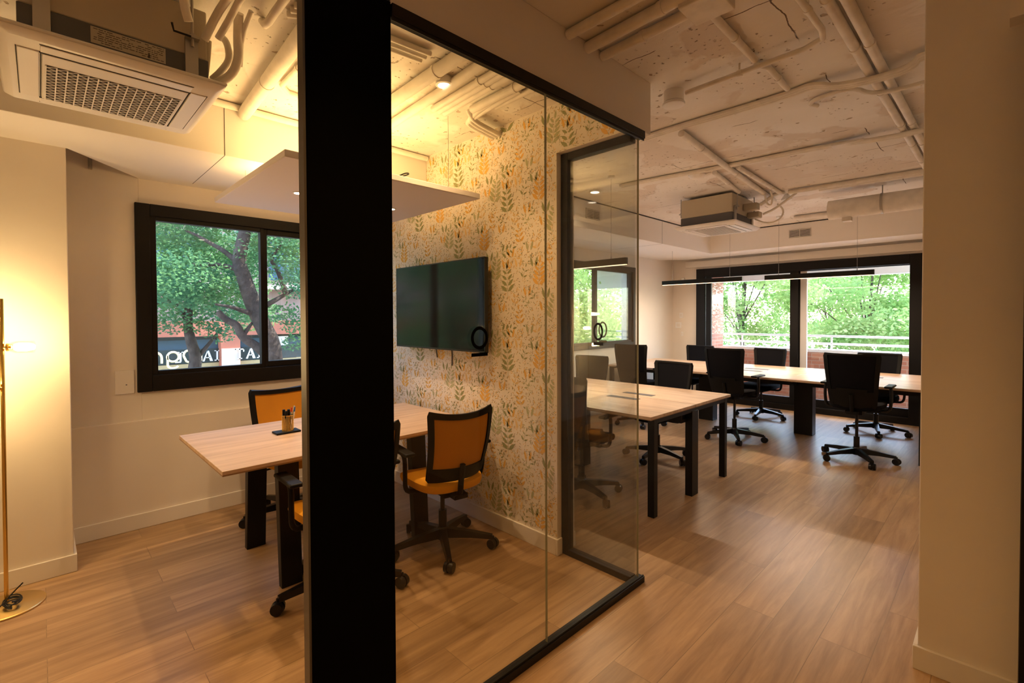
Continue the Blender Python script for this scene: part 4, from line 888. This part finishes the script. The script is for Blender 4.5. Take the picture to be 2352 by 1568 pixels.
# own building: unseen storeys added above to keep the sun out
struct(box('trim_10', 'facade', -4.5, -3.3, CZ + 0.16, 3.5, 8.45, 9.0)); struct(box('trim_11', 'facade', -7.0, 8.45, 2.86, 3.5, 9.95, 9.0))
struct(box('wall_outer', 'facade', -4.44, -3.3, -3.0, 1.9, 8.42, -0.13))
# ------------------------------------------------------------------ outside: street
GZ = -2.6
tag(box('street', 'asphalt', -60, -40, GZ - 0.2, 50, 70, GZ), 'grey street and pavement below the windows', 'street', kind='structure')
def clump(b, c, R3, n, s, rnd, flat=0.5):
    for _ in range(n):
        while True:
            p = Vector((rnd.uniform(-1, 1), rnd.uniform(-1, 1), rnd.uniform(-1, 1)))
            if 0.25 < p.length < 1: break
        q = Vector((c[0] + p.x * R3[0], c[1] + p.y * R3[1], c[2] + p.z * R3[2]))
        d = Vector((rnd.gauss(0, 1), rnd.gauss(0, 1), rnd.gauss(0, flat))).normalized(); e = d.cross(Vector((rnd.gauss(0, 1), rnd.gauss(0, 1), rnd.gauss(0, 1)))).normalized()
        l_, w_ = s * rnd.uniform(0.6, 1.3), s * rnd.uniform(0.22, 0.38)
        b.add([q, q + d * l_ * 0.5 + e * w_, q + d * l_, q + d * l_ * 0.5 - e * w_], [(0, 1, 2, 3)])
def tree(label, x, y, trunk_h, crown, nleaf, leaf_s, lm, seed, group=None, name='tree', cl=44):
    rnd = random.Random(seed); t = thing(name, label, 'tree', (x, y, GZ), 0, group)
    b = MB(); top = Vector((0, 0, trunk_h)); b.tube([(0, 0, 0), (0.08, 0.03, trunk_h * 0.5), top, (0.1, 0.1, trunk_h + crown[2])], (0.11, 0.03), n=10, smooth=1)
    ctr = Vector((0, 0, trunk_h + crown[2] * 0.75)); cs = []
    for i in range(cl):
        a = rnd.uniform(0, 2 * PI); r = math.sqrt(rnd.random()); zz = rnd.uniform(-0.8, 0.95); k = math.sqrt(max(0.05, 1 - zz * zz))
        cs.append(ctr + Vector((math.cos(a) * r * k * crown[0], math.sin(a) * r * k * crown[1], zz * crown[2])))
    for c in cs[:12]: b.tube([top + Vector((0, 0, rnd.uniform(-0.3, 0.6))), top.lerp(c, 0.5) + Vector((0, 0, 0.15)), c], (0.035, 0.01), n=6, smooth=1)
    b.build('trunk', 'bark', t, smooth=True)
    b = MB(); rr_ = (crown[0] + crown[1] + crown[2]) / 3 * 0.34
    for c in cs: clump(b, c, (rr_ * rnd.uniform(0.8, 1.3), rr_ * rnd.uniform(0.8, 1.3), rr_ * rnd.uniform(0.5, 0.8)), nleaf // cl, leaf_s, rnd)
    b.build('foliage', lm, t)
    return t
# street trees seen through the meeting-room window, built on branches that stand where the photo shows them
T1 = {'trunk': [(-8.0, 2.62, GZ), (-8.0, 2.64, -0.6), (-8.0, 2.58, 0.28), (-8.0, 2.63, 0.96), (-8.0, 2.43, 1.38), (-8.0, 2.3, 1.71), (-8.0, 2.21, 2.03), (-8.0, 2.13, 2.26), (-8.0, 2.18, 2.55), (-8.0, 2.26, 2.89), (-8.0, 2.2, 3.6)],
 'b1': [(-8.0, 2.13, 2.26), (-8.1, 1.97, 2.44), (-8.2, 1.81, 2.55), (-8.3, 1.67, 2.66), (-8.4, 1.54, 2.73)], 'b2': [(-8.0, 2.37, 1.48), (-7.9, 2.13, 1.56), (-7.8, 1.96, 1.61), (-7.8, 1.77, 1.64)],
 'fork': [(-8.0, 2.68, 0.55), (-8.0, 2.43, 0.97), (-8.0, 2.16, 1.15), (-8.0, 2.1, 1.35), (-8.0, 1.96, 1.41), (-8.0, 1.85, 1.54)], 'b2b': [(-8.0, 2.16, 1.15), (-8.0, 2.31, 1.38)],
 'b3': [(-8.0, 2.13, 2.17), (-8.1, 1.86, 2.24), (-8.2, 1.59, 2.22)], 'b4': [(-8.0, 2.51, 1.64), (-8.1, 2.83, 1.82), (-8.2, 3.03, 1.93)], 'b5': [(-8.1, 2.83, 1.85), (-8.1, 2.7, 2.26), (-8.1, 2.6, 2.34), (-8.1, 2.77, 2.61)]}
T2 = {'trunk': [(-9.5, 1.86, GZ), (-9.5, 1.85, -0.5), (-9.5, 1.83, 0.5), (-9.5, 1.87, 0.79), (-9.5, 1.79, 1.08), (-9.5, 1.75, 1.37), (-9.5, 1.81, 1.9)], 't2b': [(-9.5, 1.86, 0.75), (-9.5, 2.06, 1.0), (-9.5, 2.26, 1.29)],
 'b6': [(-9.5, 1.75, 1.4), (-9.5, 1.57, 1.77), (-9.5, 1.29, 1.66)], 'b7': [(-9.5, 1.81, 1.8), (-9.5, 1.95, 2.3), (-9.5, 1.69, 2.52)]}
def street_tree(label, T, rt_, clouds, seed, leafn):
    rnd = random.Random(seed); o = Vector(T['trunk'][0]); t = thing('street_tree', label, 'tree', o)
    b = MB()
    for k, p in T.items():
        r = rt_ if k == 'trunk' else ((0.075, 0.04) if k == 'fork' else (0.045, 0.012)); b.tube([Vector(q) - o for q in p], r, n=10, smooth=2)
    b.build('trunk', 'bark', t, smooth=True)
    b = MB()
    for (x, y, z, R) in clouds: clump(b, Vector((x, y, z)) - o, (R * 1.2, R, R * 0.62), int(leafn * 1.7 * R * R), 0.062, rnd, 0.35)
    b.build('foliage', 'leaf_street', t)
rc = random.Random(21)
cl1 = [(-8.3 + rc.uniform(-0.9, 0.5), rc.uniform(0.9, 4.4), rc.uniform(1.9, 4.2), rc.uniform(0.35, 0.6)) for _ in range(46)] + [(-8.4, 2.9, 1.5, 0.3), (-8.5, 3.2, 1.3, 0.28), (-8.6, 3.1, 1.0, 0.22), (-8.3, 1.75, 1.75, 0.35), (-8.3, 2.05, 1.85, 0.3), (-8.4, 1.4, 1.8, 0.4)]
cl2 = [(-9.8 + rc.uniform(-0.6, 0.6), rc.uniform(0.6, 3.0), rc.uniform(1.45, 3.2), rc.uniform(0.35, 0.6)) for _ in range(30)] + [(-9.3, 1.95, 1.3, 0.25), (-9.3, 2.2, 1.15, 0.22), (-9.4, 1.5, 1.35, 0.3)]
street_tree('nearer leaning street tree with dark forked trunk outside the meeting room window', T1, (0.16, 0.07), cl1, 4, 1700)
street_tree('smaller dark street tree low at the left of the meeting room window', T2, (0.13, 0.05), cl2, 5, 1500)
# trees beyond the balcony and beside the office
GT = 'sunlit trees beyond the balcony'
tree('large pale green sunlit tree filling the right part of the far window', -3.3, 20.5, 3.0, (2.9, 2.0, 2.4), 26000, 0.14, 'leaf_sunny', 31, GT)
tree('dense deep green tree low in the right part of the far window', -2.2, 26.0, 1.6, (2.2, 2.0, 1.9), 9000, 0.19, 'leaf_deep', 32, GT)
tree('sunlit tree left of the central mullion of the far window', -6.4, 17.5, 3.4, (2.0, 1.8, 2.0), 16000, 0.13, 'leaf_sunny', 33, GT)
tree('dark bushy tree behind the railing at the left of the far window', -9.6, 21.0, 1.5, (1.4, 1.6, 1.5), 9000, 0.16, 'leaf_deep', 34, GT)
tree('bright small-leaved tree outside the left window of the open office', -8.2, 9.6, 2.8, (1.6, 2.3, 2.1), 14000, 0.12, 'leaf_sunny', 35, GT)
tree('yellowish sunlit tree farther down the street by the left office window', -11.5, 14.0, 2.4, (2.2, 2.6, 2.4), 12000, 0.17, 'leaf_sunny', 36, GT)
tree('thin pale tree between the two bigger trees beyond the balcony', -6.2, 28.5, 3.2, (1.9, 1.8, 2.3), 6000, 0.2, 'leaf_sunny', 37, GT)
tree('shaded street tree reflected in the television screen', -9.8, -3.2, 3.0, (2.0, 2.3, 2.0), 9000, 0.13, 'leaf_street', 41, 'street trees beside the building')
# parked car
def car(x, y, rz, label):
    t = thing('parked_car', label, 'car', (x, y, GZ), rz)
    b = MB(); prof = [(-2.1, 0.35), (2.1, 0.35), (2.12, 0.75), (1.2, 0.92), (0.6, 1.42), (-1.1, 1.45), (-1.8, 0.95), (-2.12, 0.85)]
    n = len(prof); b.add([(px, -0.85, pz) for px, pz in prof] + [(px, 0.85, pz) for px, pz in prof], [tuple(range(n)), tuple(range(n, 2 * n))[::-1]] + [(i, n + i, n + (i + 1) % n, (i + 1) % n) for i in range(n)]); b.build('car_body', 'car_white', t, bevel=0.06, seg=3)
    b = MB(); b.prism([(-1.0, -0.87), (0.5, -0.87), (0.5, 0.87), (-1.0, 0.87)], 0.98, 1.34); b.build('side_window', 'car_glass', t)
    for wx in (-1.35, 1.35):
        for wy in (-0.8, 0.8): b = MB(); b.cyl((wx, wy - 0.1, 0.33), (wx, wy + 0.1, 0.33), 0.33, n=24); b.build('wheel', 'tyre', t, smooth=True)
car(-7.2, 26.0, 0.4, 'pale parked car beyond the balcony railing')
# building across the street
BX = -16.0
bd = thing('shop_building', 'building with a brick band and dark shopfronts across the street', 'building', (BX, 3.5, GZ))
box('facade_wall', 'facade', -4, -14, 3.95, 0, 5.0, 11.0, bd)
box('brick_band', 'brick_band', -0.5, -14, 3.52, 0.22, 5.0, 3.95, bd)
box('shopfront', 'shop_dark', -0.6, -14, 0, -0.05, 5.0, 3.52, bd)
b = MB(); b.box(-0.05, -14, 3.0, 0.02, 5.0, 3.06); b.box(-0.05, -14, 2.60, 0.05, 5.0, 2.75); b.build('shop_sill', 'shop_sill', bd)
box('transom', 'shop_blue', -0.05, -14, 3.10, -0.02, 5.0, 3.42, bd)
for i, (y, w_) in enumerate(((-7.0, .6), (-3.2, .6), (0.20, .50), (3.4, .6))): box('brick_column', 'brick_band', -0.3, y, 0, 0.30, y + w_, 3.52, bd)
box('poster', 'facade_pale', 0.30, 0.21, 2.2, 0.315, 0.69, 3.15, bd)
for i in range(4):
    for k in range(3):
        y = -8 + 3.2 * i; z = 5.2 + 2.0 * k; w_ = box('window', 'shop_blue', 0, y, z, 0.03, y + 1.3, z + 1.2, bd); box('balcony_slab', 'facade_pale', 0, y - 0.3, z - 0.3, 0.5, y + 1.6, z - 0.18, bd)
# lettering of the shopfront
LET = {'P': ([(0.15, 0, 0.30, 1), (0.0, 0, 0.45, 0.08), (0.0, 0.92, 0.45, 1), (0.3, 0.86, 0.7, 1), (0.62, 0.55, 0.8, 0.9), (0.3, 0.45, 0.7, 0.58)], 0.95),
 'L': ([(0.15, 0, 0.30, 1), (0.0, 0.92, 0.45, 1), (0.0, 0, 0.75, 0.10), (0.66, 0, 0.75, 0.3)], 0.9), 'T': ([(0.32, 0, 0.47, 1), (0.2, 0, 0.6, 0.08), (0, 0.9, 0.8, 1), (0, 0.7, 0.09, 1), (0.71, 0.7, 0.8, 1)], 0.95),
 'E': ([(0.15, 0, 0.30, 1), (0.0, 0, 0.7, 0.10), (0.0, 0.9, 0.7, 1), (0.3, 0.46, 0.55, 0.56), (0.61, 0, 0.7, 0.28), (0.61, 0.72, 0.7, 1)], 0.9), 'F': ([(0.15, 0, 0.30, 1), (0.0, 0, 0.45, 0.08), (0.0, 0.9, 0.7, 1), (0.3, 0.46, 0.55, 0.56), (0.61, 0.7, 0.7, 1)], 0.9), 'J': ([(0.35, 0.1, 0.50, 1), (0.2, 0.92, 0.65, 1), (0.0, 0, 0.45, 0.12), (0.0, 0.08, 0.1, 0.3)], 0.85)}
def letters(txt, y, z, h, par, x=0.06):
    b = MB()
    for ch in txt:
        if ch == ' ': y += h * 0.6; continue
        if ch == 'A':
            b.add([(x, y, z), (x, y + 0.16 * h, z), (x, y + 0.46 * h, z + h), (x, y + 0.40 * h, z + h)], [(0, 1, 2, 3)]); b.add([(x, y + 0.62 * h, z), (x, y + 0.86 * h, z), (x, y + 0.54 * h, z + h), (x, y + 0.38 * h, z + h)], [(0, 1, 2, 3)])
            b.add([(x, y + 0.18 * h, z + 0.3 * h), (x, y + 0.66 * h, z + 0.3 * h), (x, y + 0.62 * h, z + 0.38 * h), (x, y + 0.22 * h, z + 0.38 * h)], [(0, 1, 2, 3)]); y += h * 1.0; continue
        rects, adv = LET[ch]
        for (a, c, d, e) in rects: b.add([(x, y + a * h, z + c * h), (x, y + d * h, z + c * h), (x, y + d * h, z + e * h), (x, y + a * h, z + e * h)], [(0, 1, 2, 3)])
        y += h * adv
    return b.build('sign_lettering', 'sign_white', par, thick=0.02)
letters('J', -0.86, 2.80, 0.30, bd); letters('PAL', -0.50, 2.80, 0.30, bd, 0.075); letters('TAF', 0.55, 2.83, 0.30, bd, 0.34)
# reflection of an interior decal, modelled as mirrored cream letters:  e n g m  (right to left: m g n e)
def script(par):
    b = MB(); x = 0.33; h = 0.30; y = -1.35; z = 2.83; r = 0.028
    def arc(cy, cz, ry, rz_, a0, a1, n=14): b.tube([(x, y + cy + ry * math.cos(math.radians(a0 + (a1 - a0) * i / n)), z + cz + rz_ * math.sin(math.radians(a0 + (a1 - a0) * i / n))) for i in range(n + 1)], r, n=6)
    def ln(*p): b.tube([(x, y + a, z + c) for a, c in p], r, n=6)
    arc(-0.36, 0.15, 0.14, 0.14, -140, 170); ln((-0.48, 0.15), (-0.23, 0.16))               # mirrored e
    arc(0.02, 0.14, 0.13, 0.15, 0, 180); ln((-0.11, 0.14), (-0.11, 0.0)); ln((0.15, 0.14), (0.15, 0.0))     # n
    arc(0.40, 0.16, 0.13, 0.13, 0, 360); ln((0.28, 0.2), (0.28, -0.06)); arc(0.40, -0.06, 0.12, 0.09, 180, 340)  # mirrored g
    arc(0.74, 0.17, 0.10, 0.14, 0, 180); arc(0.95, 0.17, 0.10, 0.14, 0, 180); ln((0.64, 0.17), (0.70, 0.02), (0.84, -0.05)); ln((0.845, 0.17), (0.845, -0.05)); ln((1.05, 0.17), (1.05, 0.02))  # m
    return b.build('reflected_lettering', 'reflection_cream', par, smooth=True)
script(bd)
box('sign_board', 'shop_dark', 0.02, -2.2, 2.76, 0.045, 4.9, 3.16, bd)
b = MB()
for (y, z, w, h) in ((-1.9, 2.3, 0.5, 0.22), (-1.2, 2.3, 0.3, 0.25), (-0.1, 2.25, 0.25, 0.2), (1.35, 3.1, 0.3, 0.3), (1.8, 3.05, 0.35, 0.4), (2.4, 2.4, 0.5, 0.4), (1.5, 2.35, 0.2, 0.25), (3.0, 2.9, 0.4, 0.3)): b.box(0.0, y, z, 0.03, y + w, z + h)
b.build('shop_window_display', 'sign_white', bd)
